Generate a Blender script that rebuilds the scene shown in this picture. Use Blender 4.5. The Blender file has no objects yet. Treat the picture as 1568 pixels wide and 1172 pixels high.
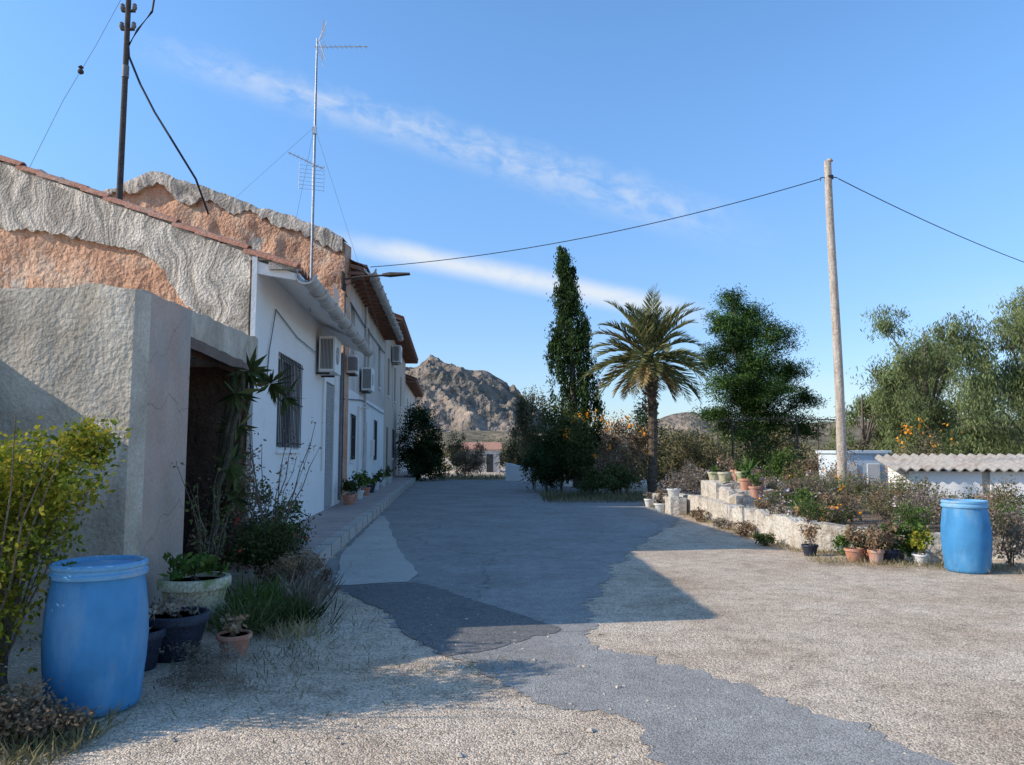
import bpy, math, random
import numpy as np
from mathutils import Vector, noise as mn
R=random.Random(7); rng=np.random.default_rng(7)
sc=bpy.context.scene
PHI=math.atan(.083); CP,SP=math.cos(PHI),math.sin(PHI)
def street(p):
    a,b,z=p
    return (a*CP-b*SP, a*SP+b*CP, z)
def sm(x,a,b):
    t=min(1,max(0,(x-a)/(b-a))); return t*t*(3-2*t)
def hgt(x,y):
    return -0.9*sm(x,7.4,9.0)*sm(y,12.5,15.5)-0.7*sm(y,42,60)*(1-sm(x,7.4,9.0))

# ---------------------------------------------------------------- materials
def nm(name):
    m=bpy.data.materials.new(name); m.use_nodes=True
    nt=m.node_tree; b=nt.nodes['Principled BSDF']
    return m,nt,b
def N(nt,t,**k):
    n=nt.nodes.new(t)
    for a,v in k.items(): setattr(n,a,v)
    return n
def ramp(nt,cols,lo=.3,hi=.7):
    r=N(nt,'ShaderNodeValToRGB'); e=r.color_ramp.elements
    n=len(cols)
    while len(e)<n: e.new(.5)
    for i,c in enumerate(cols):
        e[i].position=lo+(hi-lo)*i/max(1,n-1); e[i].color=(*c,1)
    return r
def mixc(nt,mode,fac,a,b):
    n=N(nt,'ShaderNodeMix',data_type='RGBA',blend_type=mode)
    for s,v in ((0,fac),(6,a),(7,b)):
        if hasattr(v,'links') or hasattr(v,'is_output'): nt.links.new(v,n.inputs[s])
        elif s==0: n.inputs[0].default_value=v
        else: n.inputs[s].default_value=(*v,1)
    return n.outputs[2]
def surf(name,cols,scale=2,rough=.9,bump=.4,bscale=40,fine=.5,fscale=50,speck=None,crack=None,stain=None,metallic=0,spec=.25,bdist=.02,stretch=None,comb=None):
    m,nt,b=nm(name); L=nt.links.new
    tc=N(nt,'ShaderNodeTexCoord'); co=tc.outputs['Object']
    src=co
    if stretch:
        mp=N(nt,'ShaderNodeMapping'); mp.inputs['Scale'].default_value=stretch; L(co,mp.inputs[0]); src=mp.outputs[0]
    n1=N(nt,'ShaderNodeTexNoise'); n1.inputs['Scale'].default_value=scale; n1.inputs['Detail'].default_value=5; n1.inputs['Roughness'].default_value=.62; L(src,n1.inputs['Vector'])
    r=ramp(nt,cols); L(n1.outputs['Fac'],r.inputs[0]); col=r.outputs[0]
    if fine>0:
        n2=N(nt,'ShaderNodeTexNoise'); n2.inputs['Scale'].default_value=fscale; n2.inputs['Detail'].default_value=3; L(co,n2.inputs['Vector'])
        r2=ramp(nt,[(1-fine,)*3,(1,1,1),(1+fine*.6,)*3],.3,.72); L(n2.outputs['Fac'],r2.inputs[0])
        col=mixc(nt,'MULTIPLY',1.0,col,r2.outputs[0])
    h=None
    if bump:
        n3=N(nt,'ShaderNodeTexNoise'); n3.inputs['Scale'].default_value=bscale; n3.inputs['Detail'].default_value=3; L(co,n3.inputs['Vector'])
        h=n3.outputs['Fac']
    if speck:
        v=N(nt,'ShaderNodeTexVoronoi'); v.inputs['Scale'].default_value=speck[0]; L(co,v.inputs['Vector'])
        sp=N(nt,'ShaderNodeSeparateColor'); L(v.outputs['Color'],sp.inputs[0])
        k=speck[1]; r3=ramp(nt,[(1-k,)*3,(1,)*3,(1+k*.9,)*3],.1,.9); L(sp.outputs[0],r3.inputs[0])
        col=mixc(nt,'MULTIPLY',1.0,col,r3.outputs[0])
        if h:
            mm=N(nt,'ShaderNodeMath',operation='SUBTRACT'); L(h,mm.inputs[0]); L(v.outputs['Distance'],mm.inputs[1]); h=mm.outputs[0]
    if comb: # sweeping trowel / comb strokes: stretched noise on warped coordinates
        n4=N(nt,'ShaderNodeTexNoise'); n4.inputs['Scale'].default_value=comb[0]; n4.inputs['Detail'].default_value=1; L(co,n4.inputs['Vector'])
        va=N(nt,'ShaderNodeVectorMath',operation='MULTIPLY_ADD'); L(n4.outputs['Color'],va.inputs[0]); va.inputs[1].default_value=(comb[1],)*3; L(co,va.inputs[2])
        mp=N(nt,'ShaderNodeMapping'); mp.inputs['Rotation'].default_value=(0,math.radians(-50),0); mp.inputs['Scale'].default_value=(comb[2],1.0,comb[2]*.16); L(va.outputs[0],mp.inputs[0])
        n6=N(nt,'ShaderNodeTexNoise'); n6.inputs['Scale'].default_value=1; n6.inputs['Detail'].default_value=3; n6.inputs['Roughness'].default_value=.55; L(mp.outputs[0],n6.inputs['Vector'])
        r5=ramp(nt,[(1-comb[3],)*3,(1-comb[3]*.3,)*3,(1+comb[3]*.7,)*3],.38,.6); L(n6.outputs['Fac'],r5.inputs[0])
        col=mixc(nt,'MULTIPLY',1,col,r5.outputs[0])
        mm=N(nt,'ShaderNodeMath',operation='MULTIPLY_ADD'); L(n6.outputs['Fac'],mm.inputs[0]); mm.inputs[1].default_value=comb[4]; L(h,mm.inputs[2]); h=mm.outputs[0]
    if crack:
        n4=N(nt,'ShaderNodeTexNoise'); n4.inputs['Scale'].default_value=1.5; n4.inputs['Detail'].default_value=4; L(co,n4.inputs['Vector'])
        va=N(nt,'ShaderNodeVectorMath',operation='MULTIPLY_ADD'); L(n4.outputs['Color'],va.inputs[0]); va.inputs[1].default_value=(.7,.7,.7); L(co,va.inputs[2])
        v=N(nt,'ShaderNodeTexVoronoi',feature='DISTANCE_TO_EDGE'); v.inputs['Scale'].default_value=crack[0]; L(va.outputs[0],v.inputs['Vector'])
        r4=ramp(nt,[(crack[2],)*3,(1,)*3],0,crack[1]); L(v.outputs['Distance'],r4.inputs[0])
        col=mixc(nt,'MULTIPLY',1.0,col,r4.outputs[0])
    if stain:
        n5=N(nt,'ShaderNodeTexNoise'); n5.inputs['Scale'].default_value=stain[1]; n5.inputs['Detail'].default_value=6; n5.inputs['Roughness'].default_value=.65; L(src,n5.inputs['Vector'])
        r5=ramp(nt,[(0,0,0),(1,1,1)],stain[2],stain[3]); L(n5.outputs['Fac'],r5.inputs[0])
        col=mixc(nt,'MIX',r5.outputs[0],col,stain[0])
    L(col,b.inputs['Base Color']); b.inputs['Roughness'].default_value=rough; b.inputs['Metallic'].default_value=metallic
    b.inputs['Specular IOR Level'].default_value=spec
    if bump:
        bp=N(nt,'ShaderNodeBump'); bp.inputs['Strength'].default_value=bump; bp.inputs['Distance'].default_value=bdist; L(h,bp.inputs['Height']); L(bp.outputs[0],b.inputs['Normal'])
    return m
def leafmat(name,cols,trans=.25,cl=1.2,dark=.45):
    m,nt,b=nm(name); L=nt.links.new
    g=N(nt,'ShaderNodeNewGeometry'); r=ramp(nt,cols,0,1); L(g.outputs['Random Per Island'],r.inputs[0])
    tc=N(nt,'ShaderNodeTexCoord'); n=N(nt,'ShaderNodeTexNoise'); n.inputs['Scale'].default_value=cl; n.inputs['Detail'].default_value=1; L(tc.outputs['Object'],n.inputs['Vector'])
    r2=ramp(nt,[(dark,)*3,(1.3,)*3],.35,.65); L(n.outputs['Fac'],r2.inputs[0])
    col=mixc(nt,'MULTIPLY',1.0,r.outputs[0],r2.outputs[0])
    d=N(nt,'ShaderNodeBsdfDiffuse'); L(col,d.inputs['Color'])
    t=N(nt,'ShaderNodeBsdfTranslucent'); L(col,t.inputs['Color'])
    mx=N(nt,'ShaderNodeMixShader'); mx.inputs[0].default_value=trans; L(d.outputs[0],mx.inputs[1]); L(t.outputs[0],mx.inputs[2])
    L(mx.outputs[0],nt.nodes['Material Output'].inputs[0]); nt.nodes.remove(b)
    return m

M={}
M['dirt']=surf('gravel_dirt',[(.42,.31,.215),(.54,.42,.305),(.61,.50,.38)],.8,bump=.55,bscale=45,fine=.22,fscale=5,speck=(90,.42),bdist=.015)
M['asphalt']=surf('old_asphalt',[(.255,.235,.21),(.305,.285,.26),(.35,.33,.30)],.9,bump=.45,bscale=60,fine=.14,fscale=6,speck=(110,.3),crack=(.25,.008,.72),bdist=.01,spec=.1)
M['asphalt_new']=surf('patched_asphalt',[(.155,.15,.14),(.20,.19,.18)],1.5,bump=.5,bscale=80,fine=.2,fscale=15,speck=(110,.33),bdist=.01,spec=.1)
M['concrete']=surf('concrete',[(.42,.385,.33),(.53,.49,.43)],1.2,bump=.3,bscale=30,fine=.12,fscale=20,crack=(.5,.006,.75),spec=.1)
M['kerb']=surf('kerb_stone',[(.40,.355,.31),(.52,.47,.41)],2,bump=.4)
M['tile']=surf('pavement_tiles',[(.36,.27,.235),(.46,.37,.33)],2,bump=.3)
M['shedfront']=surf('grey_render',[(.40,.325,.24),(.53,.45,.35),(.61,.53,.42)],1.4,bump=.8,bscale=24,fine=.16,fscale=34,bdist=.022,stain=((.34,.27,.20),.8,.52,.78),comb=(1.1,1.2,5,.14,1.0))
M['shedside']=surf('pink_render',[(.44,.31,.24),(.54,.41,.33)],1.5,bump=.4,bscale=25,fine=.12,fscale=30,crack=(.6,.006,.6),stain=((.38,.34,.30),.9,.5,.7))
M['terra']=surf('red_earth_wall',[(.42,.21,.125),(.54,.30,.185),(.58,.41,.29)],1.8,bump=1,bscale=10,fine=.3,fscale=24,bdist=.07,stain=((.50,.44,.36),1.3,.55,.66))
M['combed']=surf('combed_plaster',[(.42,.355,.285),(.56,.49,.405)],1.5,bump=1,bscale=25,fine=.15,fscale=30,bdist=.04,comb=(1.5,1.0,8,.40,1.8))
M['oldplaster']=surf('old_plaster',[(.36,.30,.24),(.48,.41,.34)],2,bump=1,bscale=12,fine=.25,fscale=18,bdist=.04,comb=(1.1,1.6,7,.35,1.5))
M['mortar']=surf('mortar',[(.38,.33,.28),(.50,.45,.39)],3,bump=.6)
M['inner']=surf('shade_dark_plaster',[(.10,.065,.05),(.18,.12,.09)],2,bump=.8,bscale=10,bdist=.05)  # dark base colour stands in for the shade inside the shed opening
M['white']=surf('whitewash',[(.77,.74,.70),(.83,.80,.76)],1,bump=.3,bscale=18,fine=.05,fscale=30,stain=((.58,.53,.48),.7,.6,.8),spec=.2)
M['whitestone']=surf('whitewashed_stone',[(.44,.38,.31),(.64,.59,.51)],2.5,bump=1,bscale=12,fine=.2,fscale=14,bdist=.05,stain=((.33,.27,.20),2.2,.50,.64))
M['beige']=surf('beige_facade',[(.52,.46,.4),(.66,.6,.54)],.8,bump=.4,bscale=15,fine=.1,fscale=25,stain=((.42,.35,.3),.6,.52,.7))
M['pinkfac']=surf('ochre_facade',[(.5,.39,.31),(.6,.49,.4)],.6,bump=.4,bscale=15,fine=.1,fscale=25,stain=((.44,.38,.33),.6,.5,.7))
M['rooftile']=surf('clay_roof_tile',[(.34,.15,.095),(.46,.22,.145),(.4,.28,.21)],3,bump=.5,bscale=25,fine=.3,fscale=20)
M['soffit']=surf('soffit_brick',[(.2,.1,.07),(.3,.17,.12)],4,bump=.4)
M['gutter']=surf('fibre_gutter',[(.42,.395,.36),(.56,.53,.49)],3,bump=.2,rough=.7,fine=.25,fscale=9)
M['fibre']=surf('fibre_cement_roof',[(.33,.29,.25),(.46,.42,.37)],2,bump=.4,fine=.25,fscale=12,stain=((.26,.2,.16),2,.48,.66))
M['dark']=surf('dark_interior',[(.02,.02,.022),(.04,.04,.04)],3,bump=0,rough=.4,spec=.5)
M['glass']=surf('window_glass',[(.02,.025,.03),(.03,.035,.045)],3,bump=0,rough=.08,spec=.6,fine=0)
M['iron']=surf('black_iron',[(.03,.03,.033),(.05,.045,.045)],8,bump=0,rough=.6)
M['galv']=surf('galvanised',[(.45,.46,.47),(.58,.59,.6)],8,bump=0,rough=.45,metallic=.3)
M['rustpole']=surf('dark_pole',[(.05,.045,.04),(.1,.08,.065)],5,bump=.3)
M['cable']=surf('cable_rubber',[(.02,.025,.04),(.035,.04,.06)],5,bump=0,rough=.6)
M['greycable']=surf('cable_grey',[(.14,.14,.15),(.2,.2,.21)],5,bump=0,rough=.6)
M['wood']=surf('weathered_wood',[(.30,.24,.185),(.45,.37,.30),(.56,.48,.40)],6,bump=.8,bscale=25,fine=.3,fscale=20,stretch=(3,3,.35))
M['door']=surf('brown_door',[(.12,.07,.05),(.19,.12,.085)],5,bump=.2,rough=.6)
M['curtain']=surf('bead_curtain',[(.3,.3,.29),(.42,.41,.4)],20,bump=0)
M['ac']=surf('ac_enamel',[(.66,.63,.58),(.74,.71,.66)],3,bump=0,rough=.5,fine=.05)
M['barrel']=surf('blue_plastic',[(.05,.21,.43),(.085,.29,.52)],2.2,bump=.12,bscale=9,rough=.7,fine=.14,fscale=6,spec=.12,stain=((.26,.39,.48),2.6,.48,.8),stretch=(1,1,.3))
M['barrellid']=surf('blue_plastic_light',[(.12,.32,.53),(.2,.42,.61)],3,bump=.1,rough=.7,fine=.1,spec=.12,stain=((.4,.43,.45),4,.52,.7))
M['pot']=surf('terracotta',[(.42,.17,.1),(.5,.25,.17)],6,bump=.3,fine=.2,stain=((.5,.4,.33),5,.5,.7))
M['creampot']=surf('cream_ceramic',[(.44,.40,.26),(.56,.51,.36)],4,bump=.4,rough=.5,stain=((.2,.25,.1),3,.54,.62))
M['whitepot']=surf('white_pot',[(.6,.58,.54),(.7,.68,.64)],4,bump=.2)
M['blackpot']=surf('black_tub',[(.02,.025,.04),(.045,.05,.075)],4,bump=.2,rough=.5)
M['soil']=surf('soil',[(.17,.12,.085),(.29,.215,.155)],5,bump=.8,speck=(50,.4))
M['bark']=surf('bark',[(.11,.085,.065),(.22,.175,.14)],5,bump=.8,bscale=20,stretch=(2,2,.4),bdist=.05)
M['succ']=surf('succulent_stem',[(.05,.045,.03),(.11,.10,.06)],5,bump=.6,bscale=20,bdist=.03)
M['palmbark']=surf('palm_bark',[(.07,.05,.035),(.16,.12,.085)],8,bump=1,bscale=14,bdist=.06)
M['rock']=surf('stones',[(.42,.34,.26),(.60,.52,.43)],6,bump=0)
M['mount']=surf('mountain_rock',[(.12,.12,.095),(.22,.18,.145),(.36,.275,.21)],.014,bump=1,bscale=.06,fine=.4,fscale=.09,bdist=18,spec=0)
M['hill']=surf('hill_scrub',[(.12,.115,.075),(.20,.165,.115),(.31,.235,.165)],.03,bump=.5,bscale=.2,fine=.45,fscale=.15,bdist=2,spec=0)
M['tank']=surf('tank_white',[(.55,.62,.68),(.62,.68,.72)],3,bump=.1)
L_={}
L_['cyp']=leafmat('cypress_leaf',[(.022,.042,.016),(.045,.075,.025),(.075,.105,.036)],.1,1.6)
L_['pine']=leafmat('pine_needle',[(.032,.07,.02),(.065,.12,.03),(.12,.18,.045)],.15,.6,.45)
L_['palm']=leafmat('palm_leaflet',[(.08,.10,.04),(.16,.165,.065),(.29,.26,.11)],.2,.9,.65)
L_['palmdry']=leafmat('palm_dry',[(.3,.22,.1),(.45,.34,.16)],.2,.9,.6)
L_['pepper']=leafmat('pepper_leaf',[(.13,.175,.065),(.20,.24,.10),(.29,.31,.15)],.3,.6,.65)
L_['shrub']=leafmat('shrub_leaf',[(.045,.065,.024),(.085,.11,.04),(.15,.155,.06)],.2,1,.55)
L_['dark']=leafmat('dark_leaf',[(.025,.045,.02),(.05,.08,.03)],.15,1.5)
L_['yell']=leafmat('yellow_green_leaf',[(.11,.15,.02),(.25,.265,.033),(.50,.39,.05)],.3,3,.65)
L_['grey']=leafmat('grey_leaf',[(.22,.18,.13),(.32,.27,.21),(.27,.20,.16)],.2,2,.6)
L_['brown']=leafmat('dry_leaf',[(.19,.12,.075),(.33,.22,.135),(.26,.21,.13)],.2,2,.6)
L_['green']=leafmat('green_leaf',[(.05,.11,.028),(.10,.17,.04),(.16,.21,.055)],.25,4,.6)
L_['olive']=leafmat('olive_scrub',[(.10,.11,.05),(.17,.155,.08),(.27,.22,.12)],.2,.5,.6)
L_['orange']=leafmat('orange_flower',[(.75,.26,.03),(.85,.38,.05)],.3,2,.9)
L_['red']=leafmat('red_flower',[(.5,.03,.02),(.6,.08,.06)],.3,2,.9)
L_['pinkf']=leafmat('pink_flower',[(.55,.42,.42),(.68,.57,.56)],.3,2,.9)
L_['straw']=leafmat('straw_grass',[(.28,.22,.12),(.42,.33,.19),(.14,.15,.05)],.25,2,.7)

# ---------------------------------------------------------------- geometry helpers
class G:
    def __init__(s): s.v=[];s.f=[];s.m=[]
    def add(s,vs,fs,m=0):
        o=len(s.v); s.v+=[tuple(p) for p in vs]; s.f+=[tuple(i+o for i in f) for f in fs]; s.m+=[m]*len(fs)
    def box(s,x0,x1,y0,y1,z0,z1,m=0):
        x0,x1=min(x0,x1),max(x0,x1);y0,y1=min(y0,y1),max(y0,y1)
        s.add([(x0,y0,z0),(x1,y0,z0),(x1,y1,z0),(x0,y1,z0),(x0,y0,z1),(x1,y0,z1),(x1,y1,z1),(x0,y1,z1)],
              [(0,3,2,1),(4,5,6,7),(0,1,5,4),(1,2,6,5),(2,3,7,6),(3,0,4,7)],m)
    def prism(s,poly,z0,z1,m=0):
        n=len(poly); s.add([(x,y,z0) for x,y in poly]+[(x,y,z1) for x,y in poly],
          [tuple(range(n-1,-1,-1)),tuple(range(n,2*n))]+[(i,(i+1)%n,n+(i+1)%n,n+i) for i in range(n)],m)
    def tube(s,pts,rads,n=8,m=0):
        pts=[Vector(p) for p in pts]
        if not isinstance(rads,(list,tuple)): rads=[rads]*len(pts)
        vs=[];up=Vector((0,0,1))
        for i,p in enumerate(pts):
            d=(pts[min(i+1,len(pts)-1)]-pts[max(i-1,0)]).normalized()
            ref=Vector((1,0,0)) if abs(d.z)>.9 else up
            u=d.cross(ref).normalized(); w=d.cross(u)
            for k in range(n):
                t=2*math.pi*k/n; vs.append(p+(u*math.cos(t)+w*math.sin(t))*rads[i])
        fs=[]
        for i in range(len(pts)-1):
            for k in range(n):
                k2=(k+1)%n; fs.append((i*n+k,i*n+k2,(i+1)*n+k2,(i+1)*n+k))
        fs.append(tuple(range(n-1,-1,-1))); fs.append(tuple((len(pts)-1)*n+k for k in range(n)))
        s.add(vs,fs,m)
    def lathe(s,prof,c=(0,0,0),n=28,m=0,wob=0):
        vs=[];fs=[]
        for j,(r,z) in enumerate(prof):
            for k in range(n):
                t=2*math.pi*k/n; rr=r*(1+wob*math.sin(3*t+j*.4))
                vs.append((c[0]+rr*math.cos(t),c[1]+rr*math.sin(t),c[2]+z))
        for j in range(len(prof)-1):
            for k in range(n):
                k2=(k+1)%n; fs.append((j*n+k,j*n+k2,(j+1)*n+k2,(j+1)*n+k))
        fs.append(tuple(range(n-1,-1,-1)))
        fs.append(tuple((len(prof)-1)*n+k for k in range(n)))
        s.add(vs,fs,m)
    def obj(s,name,mats,parent=None,xf=None,smooth=False,bevel=0):
        vs=[xf(p) for p in s.v] if xf else s.v
        me=bpy.data.meshes.new(name); me.from_pydata(vs,[],s.f)
        for m in mats: me.materials.append(m)
        me.polygons.foreach_set('material_index',s.m)
        if smooth:
            me.polygons.foreach_set('use_smooth',[True]*len(s.f)); me.set_sharp_from_angle(angle=math.radians(40))
        me.update(); o=bpy.data.objects.new(name,me); sc.collection.objects.link(o)
        if parent:
            o.parent=parent; o.location=[-c for c in parent.location]
        if bevel:
            b=o.modifiers.new('bevel','BEVEL'); b.width=bevel; b.segments=2; b.limit_method='ANGLE'
        return o
def root(name,loc=(0,0,0)):
    e=bpy.data.objects.new(name,None); e.location=loc; e.empty_display_size=.3; sc.collection.objects.link(e); return e
def leaves(name,C,size,mat,parent=None,aspect=.5,dirs=None,var=.35,flat=0):
    C=np.asarray(C,float); n=len(C)
    if dirs is None:
        t=rng.normal(size=(n,3)); 
        if flat: t[:,2]*=(1-flat)
    else: t=np.asarray(dirs,float)+rng.normal(size=(n,3))*.001
    t/=np.linalg.norm(t,axis=1)[:,None]
    q=rng.normal(size=(n,3)); w=np.cross(t,q); w/=np.linalg.norm(w,axis=1)[:,None]
    sz=np.asarray(size)*(1+var*rng.uniform(-1,1,n)); 
    a=(t.T*sz*.5).T; b=(w.T*sz*.5*aspect).T
    V=np.empty((n,4,3)); V[:,0]=C-a; V[:,1]=C+b-a*.1; V[:,2]=C+a; V[:,3]=C-b-a*.1
    me=bpy.data.meshes.new(name); me.vertices.add(4*n); me.vertices.foreach_set('co',V.reshape(-1))
    me.loops.add(4*n); me.loops.foreach_set('vertex_index',np.arange(4*n,dtype=np.int32))
    me.polygons.add(n); me.polygons.foreach_set('loop_start',np.arange(0,4*n,4,dtype=np.int32))
    me.update(calc_edges=True); me.materials.append(mat)
    o=bpy.data.objects.new(name,me); sc.collection.objects.link(o)
    if parent: o.parent=parent; o.location=[-c for c in parent.location]
    return o
def crown(blobs,n,sub=.3,clumps=26,shell=.6):
    vol=np.array([b[3]*b[4]*b[5] for b in blobs])**.67; vol/=vol.sum(); out=[]
    for b,fr in zip(blobs,vol):
        k=max(5,int(clumps)); c=np.array(b[:3]); r=np.array(b[3:6])
        d=rng.normal(size=(k,3)); d/=np.linalg.norm(d,axis=1)[:,None]
        rad=shell+(1-shell)*rng.uniform(0,1,k)
        cc=c+d*r*(rad*.85)[:,None]
        m=int(n*fr/k)+1
        s=r*sub*rng.uniform(.6,1.2,(k,1))
        out.append((cc[:,None,:]+rng.normal(size=(k,m,3))*.5*s[:,None,:]).reshape(-1,3))
    return np.concatenate(out)
def wallgrid(g,P0,P1,top,z0,th,nx,nz,amp,m=0,seed=0,edge=.0):
    P0=Vector((*P0,0));P1=Vector((*P1,0)); d=(P1-P0); Ln=d.length; d.normalize(); nrm=Vector((-d.y,d.x,0))
    vs=[];fs=[]
    for i in range(nx+1):
        t=i/nx; base=P0+d*(Ln*t); zt=top(t)+edge*mn.noise(Vector((t*Ln*2.5,seed,3)))
        fade=min(1,min(t,1-t)*Ln/.35)
        for j in range(nz+1):
            z=z0+(zt-z0)*j/nz
            off=fade*amp*(mn.noise(Vector((t*Ln*1.3,z*1.3,seed)))+.5*mn.noise(Vector((t*Ln*4,z*4,seed))))
            p=base-nrm*off; vs.append((p.x,p.y,z))
        p=base+nrm*th; vs.append((p.x,p.y,zt)); vs.append((p.x,p.y,z0))
    S=nz+3
    for i in range(nx):
        a=i*S;b=(i+1)*S
        for j in range(nz): fs.append((a+j,b+j,b+j+1,a+j+1))
        fs.append((a+nz,b+nz,b+nz+1,a+nz+1)); fs.append((a+nz+1,b+nz+1,b+nz+2,a+nz+2))
    fs.append(tuple(range(S))[::1]); fs.append(tuple(nx*S+k for k in range(S-1,-1,-1)))
    g.add(vs,fs,m)
def facade(g,a,th,b0,b1,z0,z1,ops,m=0):
    bs=sorted({b0,b1,*[o[0] for o in ops],*[o[1] for o in ops]}); zs=sorted({z0,z1,*[o[2] for o in ops],*[o[3] for o in ops]})
    for i in range(len(bs)-1):
        for j in range(len(zs)-1):
            cb=(bs[i]+bs[i+1])/2;cz=(zs[j]+zs[j+1])/2
            if any(o[0]<cb<o[1] and o[2]<cz<o[3] for o in ops): continue
            g.box(a-th,a,bs[i],bs[i+1],zs[j],zs[j+1],m)
def interp(pts,x):
    for (x0,y0),(x1,y1) in zip(pts,pts[1:]):
        if x<=x1: return y0+(y1-y0)*max(0,(x-x0))/(x1-x0)
    return pts[-1][1]

# ---------------------------------------------------------------- ground & roads
def gaxis(near,far,n1,n2):
    a=np.linspace(0,near,n1); b=near*np.exp(np.linspace(0,math.log(far/near),n2))[1:]
    return np.concatenate([a,b])
px=gaxis(30,6000,61,26); xs=np.concatenate([-px[::-1][:-1],px]); py_=gaxis(60,8000,91,28); ny=-gaxis(20,600,9,10)[::-1][:-1]; ys=np.concatenate([ny,py_])
g=G(); nx,nyy=len(xs),len(ys)
g.add([(x,y,hgt(x,y)) for y in ys for x in xs],[(j*nx+i,j*nx+i+1,(j+1)*nx+i+1,(j+1)*nx+i) for j in range(nyy-1) for i in range(nx-1)])
g.obj('ground',[M['dirt']],smooth=True)
def sheet(name,poly,z,mat,jit=.05,step=.12):
    pts=[]
    n=len(poly)
    for i in range(n):
        p=Vector(poly[i]);q=Vector(poly[(i+1)%n]); L=(q-p).length; k=max(1,int(L/step)) if L<60 else 20
        d=(q-p).normalized(); nn=Vector((-d.y,d.x))
        for j in range(k):
            c=p+(q-p)*j/k; o=jit*(mn.noise(Vector((c.x*2,c.y*2,z*99)))+.7*mn.noise(Vector((c.x*8,c.y*8,z*99)))+.35*mn.noise(Vector((c.x*25,c.y*25,z*99)))) 
            c=c+nn*o*2*min(1,j/4,(k-j)/4); pts.append((c.x,c.y,z))
    g=G(); g.add(pts,[tuple(range(len(pts)))]); return g.obj(name,[mat])
sheet('road',[(.79,4.0),(.75,4.57),(.27,4.85),(-.2,5.54),(-.55,6.05),(-.95,6.8),(-1.3,7.9),(-1.9,8.6),(-2.5,9.3),(-2.74,11.8),(-3.49,20.8),(-5.1,40),(-1.5,41.5),(1.4,38),(3.3,30),(4.0,22),(4.0,18),(2.9,15),(1.75,11.8),(1.0,9),(.62,6.67),(1.40,5.45),(2.1,4.57),(2.3,3.6),(2.4,-8),(.8,-8)],.004,M['asphalt'],.08,.03)
sheet('asphalt_patch',[(-1.14,9.3),(-.3,8.06),(.44,6.9),(-.12,6.25),(-.52,6.0),(-.93,6.7),(-1.28,7.74),(-1.75,8.4),(-2.15,9.1)],.008,M['asphalt_new'],.04,.04)
sheet('concrete_apron',[(-3.25,18.6),(-3.05,18.3),(-2.28,14.5),(-1.75,12),(-1.22,9.94),(-1.26,9.3),(-2.1,9.05),(-2.62,11.7)],.012,M['concrete'],.02)
g=G(); g.box(-2.93,-1.93,10.6,62,0,.2,1); g.box(-1.93,-1.75,10.6,62,0,.2,0)
for b in np.arange(11.6,62,1.0): g.box(-1.95,-1.745,b-.006,b+.006,0.02,.203,2)
for b in np.arange(10.9,40,.4): g.box(-2.92,-1.94,b-.004,b+.004,.19,.2015,0)
g.obj('sidewalk',[M['kerb'],M['tile'],M['dark']],xf=street)
def stones(name,n,xr,yr,s0,s1,inside=None):
    g=G()
    for _ in range(n):
        x=R.uniform(*xr);y=R.uniform(*yr); s=R.uniform(s0,s1)*(.6+R.random()**3)
        if inside and not inside(x,y): continue
        a=R.uniform(0,6.28); c,sn=math.cos(a),math.sin(a); v=[]
        for (i,j,k) in ((1,0,0),(0,1,0),(-1,0,0),(0,-1,0),(0,0,.7),(.2,.1,-.5)):
            i*=R.uniform(.7,1.3);j*=R.uniform(.6,1.1); v.append((x+s*(i*c-j*sn),y+s*(i*sn+j*c),.006+s*k*R.uniform(.6,1)))
        g.add(v,[(0,1,4),(1,2,4),(2,3,4),(3,0,4),(1,0,5),(2,1,5),(3,2,5),(0,3,5)])
    return g.obj(name,[M['rock']])
stones('gravel',9000,(-3,5.5),(3.4,9),.003,.008,lambda x,y: x<.1 or x>1.7 or y<5.2)
stones('loose_stones',160,(-3,1),(4,7.5),.01,.024)

# ---------------------------------------------------------------- shed (rough rendered lean-to)
sh=root('rendered_shed',(-3.31,6.5,0))
g=G(); wallgrid(g,(-8.3,6.98),(-3.31,6.5),lambda t:3.06-.02*t,-.1,.25,60,36,.03,0,1,.05); g.obj('front_wall',[M['shedfront']],sh,smooth=True)
g=G(); wallgrid(g,(-3.30,6.60),(-3.475,8.05),lambda t:3.035+.08*t,-.1,.22,16,30,.012,0,2,.02); g.obj('side_pier',[M['shedside']],sh,smooth=True)
g=G(); wallgrid(g,(-3.477,8.05),(-3.84,11.25),lambda t:3.12+.16*t,2.83,.25,28,4,.015,0,3,.03); g.obj('parapet_over_opening',[M['shedfront']],sh,smooth=True)
g=G(); wallgrid(g,(-3.47,8.052),(-3.83,11.25),lambda t:2.827+.01*t,2.70,.2,20,2,.02,0,4,.03); g.obj('wooden_lintel',[M['door']],sh,smooth=True)
g=G(); g.prism([(-8.2,7.25),(-3.62,6.85),(-4.08,11.2),(-8.2,11.9)],2.84,2.95,0); g.obj('flat_roof',[M['oldplaster']],sh)
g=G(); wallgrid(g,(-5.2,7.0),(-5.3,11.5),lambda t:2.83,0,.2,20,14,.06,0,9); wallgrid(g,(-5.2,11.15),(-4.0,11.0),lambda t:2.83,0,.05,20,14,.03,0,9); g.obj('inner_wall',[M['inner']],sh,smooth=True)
# unseen wall added out of frame, top shaped to shade the near-left gravel
g=G(); wallgrid(g,(-5.25,3.95),(-5.32,6.68),lambda t:interp([(0,1.85),(.25,2.2),(.55,2.75),(1,2.82)],t),-.1,.22,30,16,.03,0,77,.08); g.obj('offscreen_shade_wall',[M['shedfront']],smooth=True)

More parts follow.
